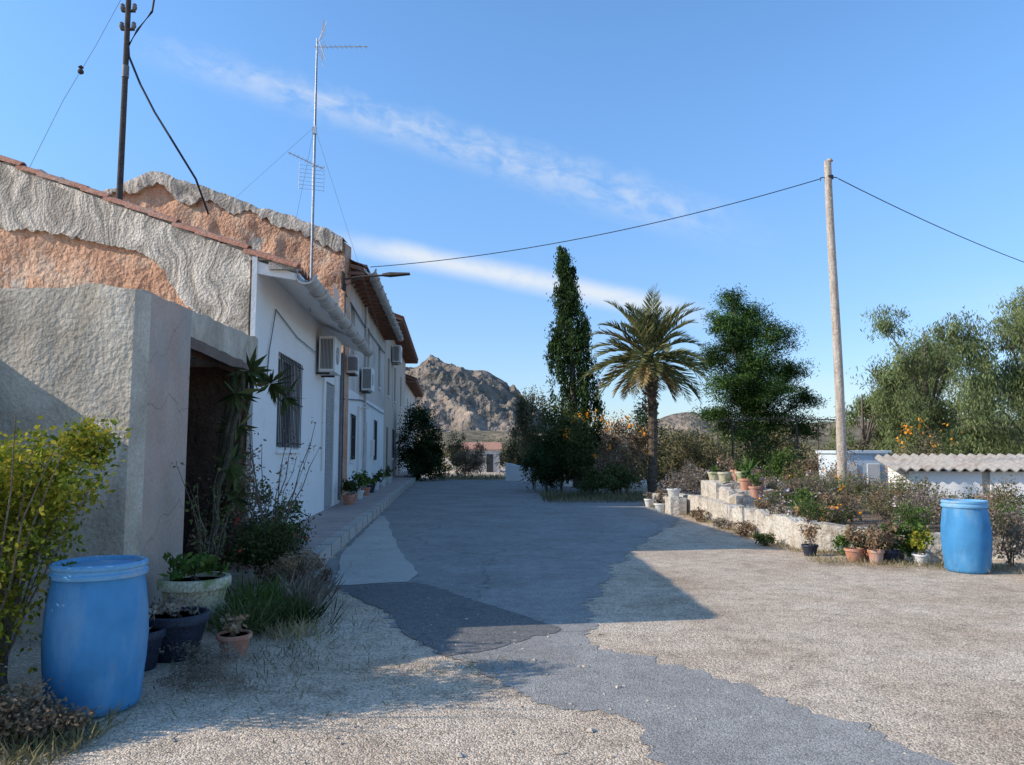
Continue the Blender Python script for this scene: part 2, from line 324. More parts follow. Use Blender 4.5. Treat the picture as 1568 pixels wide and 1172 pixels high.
# ---------------------------------------------------------------- roofs etc
def tileroof(g,a0,z0,a1,z1,b0,b1,m=0,mu=1,pitch=.24,amp=.05,rows=14,b0e=None):
    nb=int((b1-b0)/pitch*6); vs=[];fs=[]; b0e=b0 if b0e is None else b0e
    for j in range(rows+1):
        t=j/rows; bs=b0+(b0e-b0)*t
        for i in range(nb+1):
            b=bs+(b1-bs)*i/nb; vs.append((a0+(a1-a0)*t,b,z0+(z1-z0)*t+.06+amp*math.cos(2*math.pi*b/pitch)))
    for j in range(rows):
        for i in range(nb): fs.append((j*(nb+1)+i,j*(nb+1)+i+1,(j+1)*(nb+1)+i+1,(j+1)*(nb+1)+i))
    g.add(vs,fs,m)
    sg=.12
    g.add([(a0-.03,b0,z0-.01),(a0-.03,b1,z0-.01),(a1,b1,z1),(a1,b0e,z1),(a0-.03,b0,z0-sg),(a0-.03,b1,z0-sg),(a1,b1,z1-sg),(a1,b0e,z1-sg)],
          [(0,1,2,3),(7,6,5,4),(4,5,1,0),(5,6,2,1),(6,7,3,2),(7,4,0,3)],mu)
def halfpipe(g,P,Q,r,m=0,n=8,up=True,r2=None):
    P=Vector(P);Q=Vector(Q); d=(Q-P).normalized(); u=d.cross(Vector((0,0,1))).normalized(); w=u.cross(d)
    if not up: w=-w
    vs=[]; r2=r2 or r
    for c,rr in ((P,r),(Q,r2)):
        for q in (0,.02):
            for k in range(n+1):
                t=math.pi*k/n; vs.append(c+(u*math.cos(t)+w*math.sin(t))*(rr-q))
    N1=n+1;fs=[]
    for k in range(n):
        fs+= [(k,k+1,2*N1+k+1,2*N1+k),(N1+k+1,N1+k,3*N1+k,3*N1+k+1),(k+1,k,N1+k,N1+k+1),(2*N1+k,2*N1+k+1,3*N1+k+1,3*N1+k)]
    fs+=[(0,2*N1,3*N1,N1),(n,N1+n,3*N1+n,2*N1+n)]
    g.add(vs,fs,m)
def gutter(parent,a,b0,b1,z,r=.1):
    g=G(); b=b0; k=0
    while b<b1-.05:
        e=min(b+1.1,b1); dz=R.uniform(-.012,.012); halfpipe(g,(a,b,z+dz),(a,e,z-.004-dz),r,0,8,False); halfpipe(g,(a,b-.06,z+.003),(a,b+.07,z+.003),r+.03,0,8,False)
        g.box(a-.25,a-.05,b+.4,b+.43,z-.01,z+.01,0)
        b=e
    g.obj('gutter',[M['gutter']],parent,xf=street,smooth=True)
def window(parent,a,b0,b1,z0,z1,bars=True,frame='white',name='window'):
    g=G(); t=.045
    g.box(a-.2,a-.19,b0,b1,z0,z1,1)
    for (p,q,r_,s) in ((b0+.001,b0+t,z0,z1),(b1-t,b1-.001,z0,z1),(b0+t,b1-t,z0+.001,z0+t),(b0+t,b1-t,z1-t,z1-.001),((b0+b1)/2-.02,(b0+b1)/2+.02,z0+t,z1-t)):
        g.box(a-.185,a-.13,p,q,r_,s,0)
    g.box(a-.15,a+.05,b0-.06,b1+.06,z0-.07,z0-.002,0)
    if bars:
        for b in np.arange(b0+.06,b1-.02,.13): g.tube([(a+.04,b,z0+.03),(a+.04,b,z1-.03)],.009,6,2)
        for z in (z0+.1,(z0+z1)/2,z1-.1): g.box(a+.03,a+.05,b0+.0,b1,z-.012,z+.012,2)
    g.obj(name,[M[frame],M['glass'],M['iron']],parent,xf=street)
def door(parent,a,b0,b1,z0,z1,mat='door',name='door',curtain=False):
    g=G(); t=.06
    g.box(a-.2,a-.15,b0,b1,z0,z1,0)
    for (p,q,r_,s) in ((b0,b0+t,z0,z1),(b1-t,b1,z0,z1),(b0+t,b1-t,z1-t,z1)): g.box(a-.15,a-.06,p,q,r_,s,1)
    h=z1-z0
    for i in range(2):
        for j in range(3):
            x0=b0+t+.05+i*(b1-b0-2*t)/2; x1=x0+(b1-b0-2*t)/2-.1; zz=z0+.15+j*h*.3
            g.box(a-.15,a-.135,x0,x1,zz,zz+h*.24,1)
    if curtain:
        for b in np.arange(b0+.08,b1-.06,.06): g.tube([(a-.03,b,z0+.04),(a-.03+R.uniform(-.01,.01),b+R.uniform(-.01,.01),(z0+z1)/2),(a-.03,b,z1-.03)],.016,5,2)
    g.obj(name,[M[mat],M['door'],M['curtain']],parent,xf=street)
def ac(parent,a,b,z,w=.85,h=.62,d=.32):
    g=G(); g.box(a+.08,a+.08+d,b,b+w,z,z+h,0)
    for k in range(9): g.box(a+.12+k*.03,a+.135+k*.03,b-.008,b-.001,z+.06,z+h-.06,1)
    fc=[(a+.08+d+.002,b+w*.4+.2*math.cos(t),z+h/2+.2*math.sin(t)) for t in np.linspace(0,2*math.pi,25)[:-1]]
    g.add(fc,[tuple(range(24))],1)
    for rr in (.07,.13,.2): g.tube([(a+.08+d+.012,b+w*.4+rr*math.cos(t),z+h/2+rr*math.sin(t)) for t in np.linspace(0,2*math.pi,20)],.006,4,0)
    g.box(a,a+.3,b+.1,b+.14,z-.05,z-.01,1); g.box(a,a+.3,b+w-.14,b+w-.1,z-.05,z-.01,1)
    g.tube([(a+.04,b+w+.03,z+.2),(a+.03,b+w+.06,z-.4),(a+.03,b+w+.06,z-2.2)],.02,6,0)
    g.obj('air_conditioner',[M['ac'],M['iron']],parent,xf=street)

A=-2.94
# ---- white house
wh=root('white_house',(-3.9,11.3,0))
g=G(); ops=[(13.1,15.1,1.62,3.3),(18.2,19.5,.2,3.25)]
facade(g,A,.3,11.9,20.5,0,4.5,ops,0); g.box(A-.075,A,11.52,11.9,0,4.55,0)
g.add([(A-.06,11.55,4.5),(-2.36,11.55,4.3),(-2.36,11.55,4.2),(A-.06,11.55,4.3),(A-.06,11.62,4.5),(-2.36,11.62,4.3),(-2.36,11.62,4.2),(A-.06,11.62,4.3)],[(3,2,1,0),(4,5,6,7),(0,1,5,4),(2,3,7,6),(1,2,6,5)],0)
g.obj('facade',[M['white']],wh,xf=street)
window(wh,A,13.1,15.1,1.62,3.3,name='barred_window'); door(wh,A,18.2,19.5,.2,3.25,curtain=True)
ac(wh,A,16.6,3.32,.95,.78,.34)
gt=lambda X:4.58+.393*(-3.84-X)-.06
g=G(); wallgrid(g,(-10.5,12.4),(-3.98,11.33),lambda t:gt(-10.5+6.52*t),-.1,.3,70,40,.07,0,5,.04); g.obj('gable_wall',[M['terra']],wh,smooth=True)
low=[(-10.6,5.6),(-8.5,5.27),(-7.6,5.12),(-6.6,4.9),(-5.9,4.72),(-5.5,4.5),(-5.25,4.1),(-5.0,3.8),(-4.7,3.6),(-4.4,3.3),(-4.2,3.0),(-3.9,2.9)]
g=G(); vs=[];n=200;rowsn=14
for i in range(n+1):
    X=-10.5+6.5*i/n; zt=gt(X)+.01; zb=interp(low,X)+.10*mn.noise(Vector((X*3,1,1)))+.06*mn.noise(Vector((X*11,1,1)))
    for j in range(rowsn+1):
        z=zb+(zt-zb)*j/rowsn; Y=12.4-1.07*(X+10.5)/6.52-.075-.025*mn.noise(Vector((X*1.5,z*1.5,8)))
        vs.append((X,Y,z))
    vs.append((X,12.4-1.07*(X+10.5)/6.52+.05,zb+.01))
S=rowsn+2; fs=[]
for i in range(n):
    for j in range(rowsn): fs.append((i*S+j,(i+1)*S+j,(i+1)*S+j+1,i*S+j+1))
    fs.append((i*S+S-1,(i+1)*S+S-1,(i+1)*S,i*S))
fs.append(tuple(n*S+k for k in range(S)))
g.add(vs,fs); g.obj('combed_plaster',[M['combed']],wh,smooth=True)
g=G(); tileroof(g,-2.3,4.34,-9.6,4.34+.393*7.3-.03,11.66,20.5,b0e=13.35); tileroof(g,-16,4.9,-9.6,4.34+.393*7.3-.03,13.5,20.5); g.obj('tiled_roof',[M['rooftile'],M['white']],wh,xf=street,smooth=True)
g=G(); X=-10.5
while X<-3.3:
    X2=X+.46; Y=12.4-1.07*(X+10.5)/6.52-.02; Y2=Y-.077
    dz=R.uniform(-.02,.02); halfpipe(g,(X,Y,gt(X)+.015+dz),(X2,Y2,gt(X2)+.055+dz),.10,0,8,True,.08)
    g.box(X,X+.39,Y-.06,Y+.16,gt(X)-.12,gt(X)-.02+R.uniform(0,.02),1)
    X+=.40
g.obj('verge_tiles',[M['rooftile'],M['mortar']],wh,smooth=True)
gutter(wh,-2.20,11.5,20.4,4.27,.13)
g=G(); g.tube([(A+.03,12.7,3.95),(A+.03,12.3,3.2),(A+.03,12.2,2.7)],.012,5); g.tube([(A+.03,12.7,3.95),(A+.03,14.5,3.75),(A+.05,16.6,3.7)],.01,5)
g.tube([(A+.05,20.35,4.2),(A+.05,20.35,.3)],.04,8,0); g.obj('wall_cables',[M['greycable']],wh,xf=street)

# ---- two-storey house
h2=root('two_storey_house',(-4.65,20.5,0))
ops=[(20.95,21.8,.2,2.5),(22.6,23.6,1.3,2.7),(26.2,27.2,.2,2.6),(29.5,30.6,1.2,2.8),(22.3,23.3,4.3,5.9),(26.6,27.6,4.0,6.0),(31,32,4.2,5.9)]
g=G(); facade(g,A,.3,20.85,34.0,3.4,6.75,[o for o in ops if o[2]>3.4],0); facade(g,A,.3,20.62,34.0,0,3.4,[o for o in ops if o[2]<3.4],1)
g.obj('facade',[M['beige'],M['white']],h2,xf=street)
for o in ops:
    if o[2]<.5: door(h2,A,*o,curtain=(o[0]<22))
    else: window(h2,A,*o,bars=o[2]<3)
ac(h2,A,24.6,3.55,.95,.75); ac(h2,A,21.0,3.75,.7,.5,.25)
prof=[(-14,8.1),(-12.9,8.7),(-12.1,9.1),(-11.6,9.18),(-11.0,9.45),(-10.5,9.64),(-10.1,9.6),(-9.7,9.35),(-9.1,9.2),(-8.2,8.85),(-7.2,8.42),(-6.4,8.2),(-5.68,7.92),(-5.0,7.62),(-4.62,7.4)]
gp=lambda X:interp(prof,X)
g=G(); wallgrid(g,(-14,21.7),(-4.645,20.48),lambda t:gp(-14+9.355*t),0,.5,110,50,.12,0,11,.12); g.obj('gable_wall',[M['terra']],h2,smooth=True)
g=G(); vs=[];n=180;rowsn=8
for i in range(n+1):
    X=-14+9.30*i/n; zt=gp(X)+.05+.06*mn.noise(Vector((X*3,4,4))); zb=zt-.42-.45*mn.noise(Vector((X*.9,7,1)))-.16*mn.noise(Vector((X*6,7,1)))
    Y0=21.7-1.22*(X+14)/9.355
    for j in range(rowsn+1):
        z=zb+(zt-zb)*j/rowsn; vs.append((X,Y0-.11-.05*mn.noise(Vector((X*2,z*2,5)))+.04*(j/rowsn)**6,z))
    vs.append((X,Y0+.55,zt)); vs.append((X,Y0+.1,zb))
S=rowsn+3; fs=[]
for i in range(n):
    for j in range(rowsn+1): fs.append((i*S+j,(i+1)*S+j,(i+1)*S+j+1,i*S+j+1))
    fs.append((i*S+S-1,(i+1)*S+S-1,(i+1)*S,i*S))
g.add(vs,fs); g.obj('plaster_cap',[M['oldplaster']],h2,smooth=True)
g=G(); tileroof(g,-2.35,6.72,-9.2,8.95,21.0,34.1,b0e=22.6); tileroof(g,-16,7,-9.2,8.95,23.5,34.1); g.obj('tiled_roof',[M['rooftile'],M['soffit']],h2,xf=street,smooth=True)
gutter(h2,-2.24,20.9,34,6.66,.14)
g=G()
for b in np.arange(21,34,.6): g.box(A,-2.4,b,b+.08,6.52,6.6,0)
g.obj('rafters',[M['soffit']],h2,xf=street)
g=G(); g.tube([(A+.06,25.9,6.6),(A+.06,25.9,.2)],.045,8); g.tube([(A+.05,20.8,5.9),(A+.05,25,5.8),(A+.05,33.5,5.9)],.02,5,1); g.tube([(A+.05,20.8,3.0),(A+.05,25,3.25),(A+.05,33.5,3.2)],.015,5,1)
g.tube([(A+.05,20.7,6.2),(A+.05,20.72,3.2),(A+.04,20.8,.4)],.015,5,1)
g.obj('downpipe_and_cables',[M['gutter'],M['cable']],h2,xf=street)
g=G(); g.box(A,A+.08,24.2,24.32,.2,3.0,0);g.box(A,A+.25,25.3,25.5,3.0,3.05,0); g.box(A+.0,A+.12,28.4,28.8,1.4,2.0,0); g.obj('meter_box',[M['ac']],h2,xf=street)
# ---- terrace houses beyond
def terrace(name,b0,b1,ez,fm,opsx,eav=-2.2,sl=.36):
    r=root(name,street((A,b0,0)))
    g=G(); facade(g,A,.3,b0,b1,-.7,ez,opsx,0)
    rz=ez+sl*(eav+8.5)
    g.add([(A-.3,b0,-.7),(-16,b0,-.7),(-16,b0,ez-.3),(-8.5,b0,rz-.2),(A-.3,b0,ez)],[(0,1,2,3,4)],0)
    g.add([(A-.3,b1,-.7),(-16,b1,-.7),(-16,b1,ez-.3),(-8.5,b1,rz-.2),(A-.3,b1,ez)],[(4,3,2,1,0)],0)
    g.obj('walls',[fm],r,xf=street)
    g=G(); tileroof(g,eav,ez,-8.5,rz,b0-.25,b1+.2); tileroof(g,-16,ez-.3,-8.5,rz,b0-.25,b1+.2)
    for b in np.arange(b0-.2,b1+.1,.5): g.box(A,eav-.06,b,b+.09,ez-.2,ez-.13,1)
    g.obj('tiled_roof',[M['rooftile'],M['soffit']],r,xf=street,smooth=True)
    for o in opsx:
        if o[2]<.5: door(r,A,*o)
        else: window(r,A,*o,bars=o[2]<3)
    return r
t3=terrace('terraced_house',34.12,50,7.55,M['pinkfac'],[(35.5,36.6,.2,2.7),(39,40,1.2,2.7),(35.8,36.8,4.2,6.0),(40,41,4.2,6.0),(45,46,4.2,6.0),(44,45,.2,2.6)],-2.1)
ac(t3,A,37.6,6.0,1.1,.85,.4)
t4=terrace('terraced_house',50.1,64,6.3,M['beige'],[(52,53,3.6,5.2),(56,57,3.6,5.2),(53,54,.2,2.6)])

# ---------------------------------------------------------------- street lamp
sl=root('street_lamp',(-4.65,20.6,6.4))
g=G(); x0,y0=-4.66,20.3
g.box(x0-.02,x0+.03,y0-.06,y0+.2,6.0,6.5,0)
g.tube([(x0,y0,6.28),(x0+.5,y0,6.36),(x0+1.2,y0,6.40)],.03,8,0); g.tube([(x0,y0,6.05),(x0+.5,y0,6.34)],.015,6,0)
g.add([(x0+1.1,y0-.09,6.38),(x0+1.3,y0-.14,6.37),(x0+1.85,y0-.1,6.42),(x0+1.85,y0+.1,6.42),(x0+1.3,y0+.14,6.37),(x0+1.1,y0+.09,6.38),
       (x0+1.1,y0-.05,6.44),(x0+1.3,y0-.08,6.47),(x0+1.85,y0-.07,6.46),(x0+1.85,y0+.07,6.46),(x0+1.3,y0+.08,6.47),(x0+1.1,y0+.05,6.44)],
      [(5,4,3,2,1,0),(6,7,8,9,10,11)]+[(i,(i+1)%6,6+(i+1)%6,6+i) for i in range(6)],0)
g.obj('arm_and_head',[M['rustpole']],sl,bevel=.006)

# ---------------------------------------------------------------- poles, antenna, cables
up=root('metal_utility_pole',(-6.98,13,5.8))
g=G(); g.tube([(-6.98,13,5.3),(-6.98,13,8),(-6.99,13,10.4)],[.055,.05,.045],10,0)
for z in (9.2,9.55,9.9): g.box(-7.1,-6.86,12.97,13.03,z,z+.03,0); g.lathe([(.02,0),(.04,.02),(.045,.06),(.03,.08),(.04,.1),(.01,.13)],(-7.09,13,z+.03),10,1); g.lathe([(.02,0),(.04,.02),(.045,.06),(.03,.08),(.04,.1),(.01,.13)],(-6.87,13,z+.03),10,1)
g.lathe([(.06,0),(.06,.22)],(-6.98,13,8.3),10,1)
g.tube([(-6.98,13,10.1),(-7.5,12.95,8.9),(-8.0,12.87,7.8),(-8.5,12.8,6.5)],.005,4,1)
g.lathe([(.01,0),(.05,.03),(.05,.07),(.02,.1),(.05,.13),(.01,.17)],(-7.74,12.92,8.32),10,0)
g.obj('pole_and_insulators',[M['rustpole'],M['greycable']],up,smooth=True)
g=G(); g.tube([(-6.95,13,9.95),(-6.7,13,9.95),(-6.52,13,9.8),(-6.55,13,9.55),(-6.8,13,9.2),(-6.95,13,8.9),(-6.93,13,8.7),(-6.7,13,8.17),(-6.42,13,7.65),(-6.13,13,7.2),(-5.85,13.5,6.6),(-5.8,14,6.1)],.02,7,0)
g.tube([(-6.93,12.98,10.3),(-6.62,13,10.02),(-6.48,13,9.8)],.012,6,0)
g.obj('twisted_cable',[M['cable']],up,smooth=True)
g=G(); g.tube([(-12,9,11.6),(-6.98,13,10.15)],.006,4); g.tube([(-12,10,12.6),(-6.98,13,10.3)],.006,4); g.obj('service_wires',[M['cable']],up)

def yagi(g,o,d,L,els,eh,vert=False,m=0):
    o=Vector(o);d=Vector(d).normalized(); side=Vector((0,0,1)) if vert else d.cross(Vector((0,0,1))).normalized()
    g.tube([o,o+d*L],.009,6,m)
    for i in range(els):
        c=o+d*(L*(i+.5)/els); h=eh*(1-.3*i/els); g.tube([c-side*h,c+side*h],.005,4,m)
an=root('tv_antenna',(-3.95,14.5,4.4)); X,Y=-3.95,14.5
g=G(); g.tube([(X,Y,4.3),(X,Y,7),(X+.005,Y,9.9)],[.02,.018,.014],8,0)
yagi(g,(X-.05,Y,9.72),(1,-.1,-.05),1.12,11,.1)
for sgn in (1,-1):
    for k in range(6):
        a=k*.055; g.tube([(X+.02+a*.35,Y-.02-.0,9.72+sgn*(.05+a)),(X+.28-a*.2,Y-.35,9.74+sgn*(.07+a*1.1))],.005,4,0)
    g.tube([(X+.1,Y-.2,9.74),(X+.25,Y-.2,9.74+sgn*.4)],.007,4,0); g.tube([(X+.0,Y,9.74),(X+.16,Y,9.74+sgn*.44)],.007,4,0)
yagi(g,(X+.18,Y+.05,7.2),(-1,-.5,.35),.72,9,.13)
for k in range(7): g.tube([(X-.25,Y-.1,6.75+k*.08),(X+.2,Y+.05,6.75+k*.08)],.004,4,0)
g.tube([(X-.25,Y-.1,6.72),(X-.25,Y-.1,7.28)],.006,4,0);g.tube([(X+.2,Y+.05,6.72),(X+.2,Y+.05,7.28)],.006,4,0);g.tube([(X-.02,Y,6.72),(X-.02,Y,7.28)],.006,4,0)
g.box(X-.04,X+.04,Y-.03,Y+.03,7.9,8.05,0)
for e in ((-6.2,15.2,6.4),(-3.3,18.5,4.6),(-5.2,17,5.8)): g.tube([(X,Y,8.05),e],.003,4,1)
g.tube([(X+.02,Y,9.6),(X+.03,Y,7),(X+.02,Y,4.5)],.007,4,1)
g.obj('mast_and_aerials',[M['galv'],M['greycable']],an)

def woodpole(x,y,z0,z1,lean=0):
    r=root('wooden_utility_pole',(x,y,z0)); g=G(); pts=[];rr=[]
    for i in range(13):
        t=i/12; pts.append((x+.03*math.sin(t*5)+lean*t,y,z0+(z1-z0)*t)); rr.append(.12-.035*t)
    g.tube(pts,rr,14,0)
    g.tube([(x+lean+.02,y,z1),(x+lean+.02,y,z1+.06)],[.085,.05],12,0)
    g.lathe([(.095,0),(.1,.02),(.1,.06),(.095,.08)],(x+lean,y,z1-.45),14,1)
    g.tube([(x+lean-.09,y,z1-.4),(x+lean-.22,y,z1-.42),(x+lean-.22,y,z1-.5)],.012,6,1)
    g.tube([(x+lean+.09,y,z1-.4),(x+lean+.2,y,z1-.42)],.012,6,1)
    g.obj('timber',[M['wood'],M['iron']],r,smooth=True); return r
woodpole(7.85,18,.2,8.72,-.02); woodpole(27,31,-.9,8.2)
def wire(name,P,Q,sag,r,mat,n=24):
    P=Vector(P);Q=Vector(Q); g=G(); g.tube([P.lerp(Q,t)-Vector((0,0,sag*4*t*(1-t))) for t in np.linspace(0,1,n)],r,5,0); return g.obj(name,[mat])
wire('power_cable',(-4.15,21.6,6.95),(7.63,18,8.28),.35,.012,M['cable'])
wire('power_cable',(8.05,18,8.28),(27,31,7.9),.45,.012,M['cable'])

# ---------------------------------------------------------------- barrels
def barrel(x,y,z=0,k=1):
    r=root('blue_plastic_barrel',(x,y,z)); g=G()
    g.lathe([(a,b*k) for a,b in [(.235,0),(.255,.015),(.268,.05),(.272,.12),(.29,.3),(.298,.46),(.29,.62),(.272,.78),(.262,.83),(.262,.845)]],(x,y,z),40,0,.006)
    g.lathe([(a,b*k) for a,b in [(.262,.845),(.28,.85),(.283,.875),(.27,.885),(.268,.90),(.278,.91),(.278,.93),(.262,.94),(.25,.935),(.25,.91),(.0,.905)]],(x,y,z),40,1)
    g.obj('body_and_rim',[M['barrel'],M['barrellid']],r,smooth=True); return r
barrel(-2.62,4.86,0,.96); barrel(6.05,10.15)

# ---------------------------------------------------------------- plants generators
def stems(g,x,y,z,n,h,spread,r=.006,m=0,seg=4):
    tips=[]
    for _ in range(n):
        a=R.uniform(0,6.28);s=R.uniform(.2,1)*spread;hh=h*R.uniform(.6,1); p=Vector((x+R.uniform(-.05,.05),y+R.uniform(-.05,.05),z)); pts=[p.copy()]
        for k in range(1,seg+1):
            t=k/seg; pts.append(Vector((x+math.cos(a)*s*t**1.3+R.uniform(-.03,.03),y+math.sin(a)*s*t**1.3+R.uniform(-.03,.03),z+hh*t)))
        g.tube(pts,[r*(1-.7*i/seg) for i in range(seg+1)],4,m); tips+=pts[1:]
    return tips
def shrub(name,x,y,z,rx,ry,h,n,size,mat,aspect=.5,fl=None,nst=7,sub=.35,cl=22,shell=.4):
    r=root(name,(x,y,z)); g=G(); stems(g,x,y,z,nst,h*.9,rx*.8,.012); g.obj('stems',[M['bark']],r)
    C=crown([(x,y,z+h*.5,rx,ry,h*.5)],n,sub,cl,shell); C=C[C[:,2]>z]
    leaves('foliage',C,size,mat,r,aspect)
    if fl:
        F=crown([(x,y,z+h*.55,rx*1.05,ry*1.05,h*.52)],fl[1],.15,fl[2] if len(fl)>2 else 14,.95); leaves('flowers',F[F[:,2]>z],fl[3] if len(fl)>3 else size*1.1,fl[0],r,.8)
    return r
def blades(name,pts,h,mat,parent=None,asp=.06,lean=.5):
    pts=np.asarray(pts,float); n=len(pts); d=np.c_[rng.normal(size=(n,2))*lean,np.ones(n)]; hh=h*rng.uniform(.5,1.3,n)
    d/=np.linalg.norm(d,axis=1)[:,None]; C=pts+d*(hh*.45)[:,None]
    return leaves(name,C,hh,mat,parent,asp,d,.05)

# ---- trees
def cypress(x,y,h,r,lx=0):
    t=root('cypress_tree',(x,y,0)); g=G(); g.tube([(x,y,-.1),(x+lx*.3,y,h*.5),(x+lx,y,h*.9)],[.2,.12,.03],8); g.obj('trunk',[M['bark']],t)
    out=[]
    pf=[(0,.85),(.25,1.0),(.5,.95),(.7,.68),(.85,.4),(1,.12)]
    for k in range(330):
        u=R.random()**1.1; z=.5+u*(h-1.0); prf=interp(pf,u)
        a=R.uniform(0,6.28); rr=r*prf*R.uniform(.25,1.02); cx=x+lx*u**2+rr*math.cos(a); cy=y+rr*math.sin(a); m=130
        L=R.uniform(.5,1.2)*(1.2-u*.4); q=rng.uniform(-1,1,m); w=.17*(1-np.abs(q)*.85)
        out.append(np.c_[cx+rng.normal(size=m)*w,cy+rng.normal(size=m)*w,z+q*L*.6])
    for (ox,hh) in ((lx*1.0-.1,h),(lx*.6+.25,h-.9)):
        q=rng.uniform(0,1,900); w=.17*(1-q)+.05; out.append(np.c_[x+ox*(.6+.4*q)+rng.normal(size=900)*w,y+rng.normal(size=900)*w,hh-2.2+q*2.2])
    C=np.concatenate(out); d=np.c_[rng.normal(size=(len(C),2))*.45,np.ones(len(C))]
    leaves('foliage',C,.13,L_['cyp'],t,.35,d)
cypress(2.85,33,10.7,1.15,-.6)

def palm(x,y,zc,L,nf=62):
    t=root('palm_tree',(x,y,0)); g=G(); pts=[];rr=[]
    for i in range(41):
        q=i/40; pts.append((x+.08*math.sin(q*3),y,zc*q-.1)); rr.append((.15+.03*(i%2)) if q<.8 else .18+.12*(q-.8)/.2+.03*(i%2))
    g.tube(pts,rr,12)
    for k in range(80):
        q=R.uniform(.6,.98);a=R.uniform(0,6.28); g.tube([(x+.15*math.cos(a),y+.15*math.sin(a),zc*q),(x+.3*math.cos(a),y+.3*math.sin(a),zc*q+.2)],[.045,.02],4)
    g.obj('trunk',[M['palmbark']],t)
    gr=G(); C=[];D=[];S=[];C2=[];D2=[];S2=[]
    for f in range(nf):
        az=f*2.39996+R.uniform(-.2,.2); el=math.radians(86-135*(f/nf)**.95+R.uniform(-8,8)); dry=f>nf*.84 or R.random()<.08
        LL=L*R.uniform(.85,1.08)*(1 if f<nf*.84 else .7); p=Vector((x,y,zc+.15)); d=Vector((math.cos(az)*math.cos(el),math.sin(az)*math.cos(el),math.sin(el)))
        pts=[p.copy()]; n=24
        for k in range(n):
            d.z-=(.058 if el>0 else .04)*(k/n+.25)*1.2; d.normalize(); p=p+d*LL/n; pts.append(p.copy())
            if k>3:
                q=k/n; ll=.58*math.sin(math.pi*min(1,q*.85+.18))**.8+.08; sd=d.cross(Vector((0,0,1)))
                if sd.length<.1: sd=Vector((1,0,0))
                sd.normalize(); upv=sd.cross(d)
                for s_ in (-1,1):
                    for e in range(2):
                        dd=(sd*s_*R.uniform(.5,.75)+d*.85+upv*R.uniform(.1,.45)-Vector((0,0,.1)))
                        dd.normalize(); pp=pts[-2].lerp(pts[-1],e*.5)+dd*ll*.5
                        (C2 if dry else C).append(pp);(D2 if dry else D).append(dd);(S2 if dry else S).append(ll)
        gr.tube(pts,[.028*(1-.8*i/n) for i in range(n+1)],4)
    gr.obj('frond_stalks',[L_['palm']],t)
    leaves('fronds',C,np.array(S),L_['palm'],t,.09,D,.1); leaves('dry_fronds',C2,np.array(S2),L_['palmdry'],t,.08,D2,.1)
palm(4.98,27,4.75,2.65,58)

def branchy(name,x,y,z0,h,blobs,n,size,mat,asp,r0=.22,sub=.28,cl=24,dirs=None,shell=.5,droop=0):
    t=root(name,(x,y,z0)); g=G(); top=Vector((x+R.uniform(-.2,.2),y,z0+h*.85)); base=Vector((x,y,z0-.1)); tr=[base,base.lerp(top,.3)+Vector((.1,0,0)),base.lerp(top,.6)+Vector((-.08,.05,0)),top]
    g.tube(tr,[r0,r0*.75,r0*.5,r0*.12],9)
    for b in blobs:
        c=Vector(b[:3]); q=max(.15,min(.85,(c.z-z0)/h*.8)); s=base.lerp(top,q*.85); mid=s.lerp(c,.5)+Vector((0,0,.15)); g.tube([s,mid,c],[r0*.35,r0*.22,r0*.08],6)
        for _ in range(5):
            e=c+Vector((R.uniform(-1,1)*b[3],R.uniform(-1,1)*b[4],R.uniform(-.7,1)*b[5]))*.8; g.tube([mid.lerp(c,R.uniform(.3,1)),e],[r0*.1,r0*.03],5)
    g.obj('trunk_and_limbs',[M['bark']],t,smooth=True)
    C=crown(blobs,n,sub,cl,shell); D=None
    if droop: D=np.c_[rng.normal(size=(len(C),2))*.5,-np.ones(len(C))*droop]
    leaves('foliage',C,size,mat,t,asp,D); return t
pb=[(11.3,38,9.2,.9,.8,.8),(12.1,38.2,8.4,1.4,1.2,.9),(10.7,37.8,8.0,1.1,1.0,.8),(13.1,37.7,7.3,1.5,1.3,.9),(11.4,38.3,7.0,1.6,1.4,.9),(10.3,38.0,6.3,1.1,1.1,.8),(12.7,38,6.0,1.9,1.5,1.0),(14.2,38.2,5.6,1.3,1.2,.7),(10.9,37.6,5.0,1.6,1.2,.9),(13.2,37.8,4.6,1.8,1.3,.9),(11.8,37.6,4.0,1.8,1.4,1.0),(14.8,38,4.2,1.1,.9,.6),(10.4,37.8,3.4,1.3,1.2,.8),(13.6,38.2,3.2,1.8,1.3,.8),(14.9,38,2.6,1.1,.8,.6),(11.8,38.0,2.4,2.0,1.2,.9),(12.5,38.0,1.2,2.4,1.2,.8),(11.7,38,7.7,1.2,1.0,1.0),(12.2,38,5.2,1.5,1.0,1.2),(12.4,38,3.3,1.5,1.0,1.0)]
branchy('pine_tree',12.1,38,-.9,10.2,pb,90000,.17,L_['pine'],.2,.26,.42,32,shell=.2)
def pepper(x,y,h,r,n=30000,nb=15):
    bl=[]
    for k in range(nb):
        a=R.uniform(0,6.28); q=R.random(); zf=R.uniform(.25,.92); wr=(1-((zf-.5)/.6)**2)**.5
        bl.append((x+math.cos(a)*r*.8*wr*q**.5,y+math.sin(a)*r*.6*q**.5,-.9+h*zf,r*R.uniform(.25,.42),r*.35,h*R.uniform(.09,.16)))
    branchy('pepper_tree',x,y,-.9,h,bl,n,.18,L_['pepper'],.2,.2,.38,26,shell=.2,droop=.8)
pepper(16.8,30,8.6,2.7,30000,21); pepper(19.6,28.5,9.2,3.1,34000,21); pepper(23,31,9.4,3.4,18000)
pepper(19.5,36,7.8,3.6,22000); pepper(27,42,8,4,9000,10); pepper(15.6,33,5.8,2.0,11000,12)
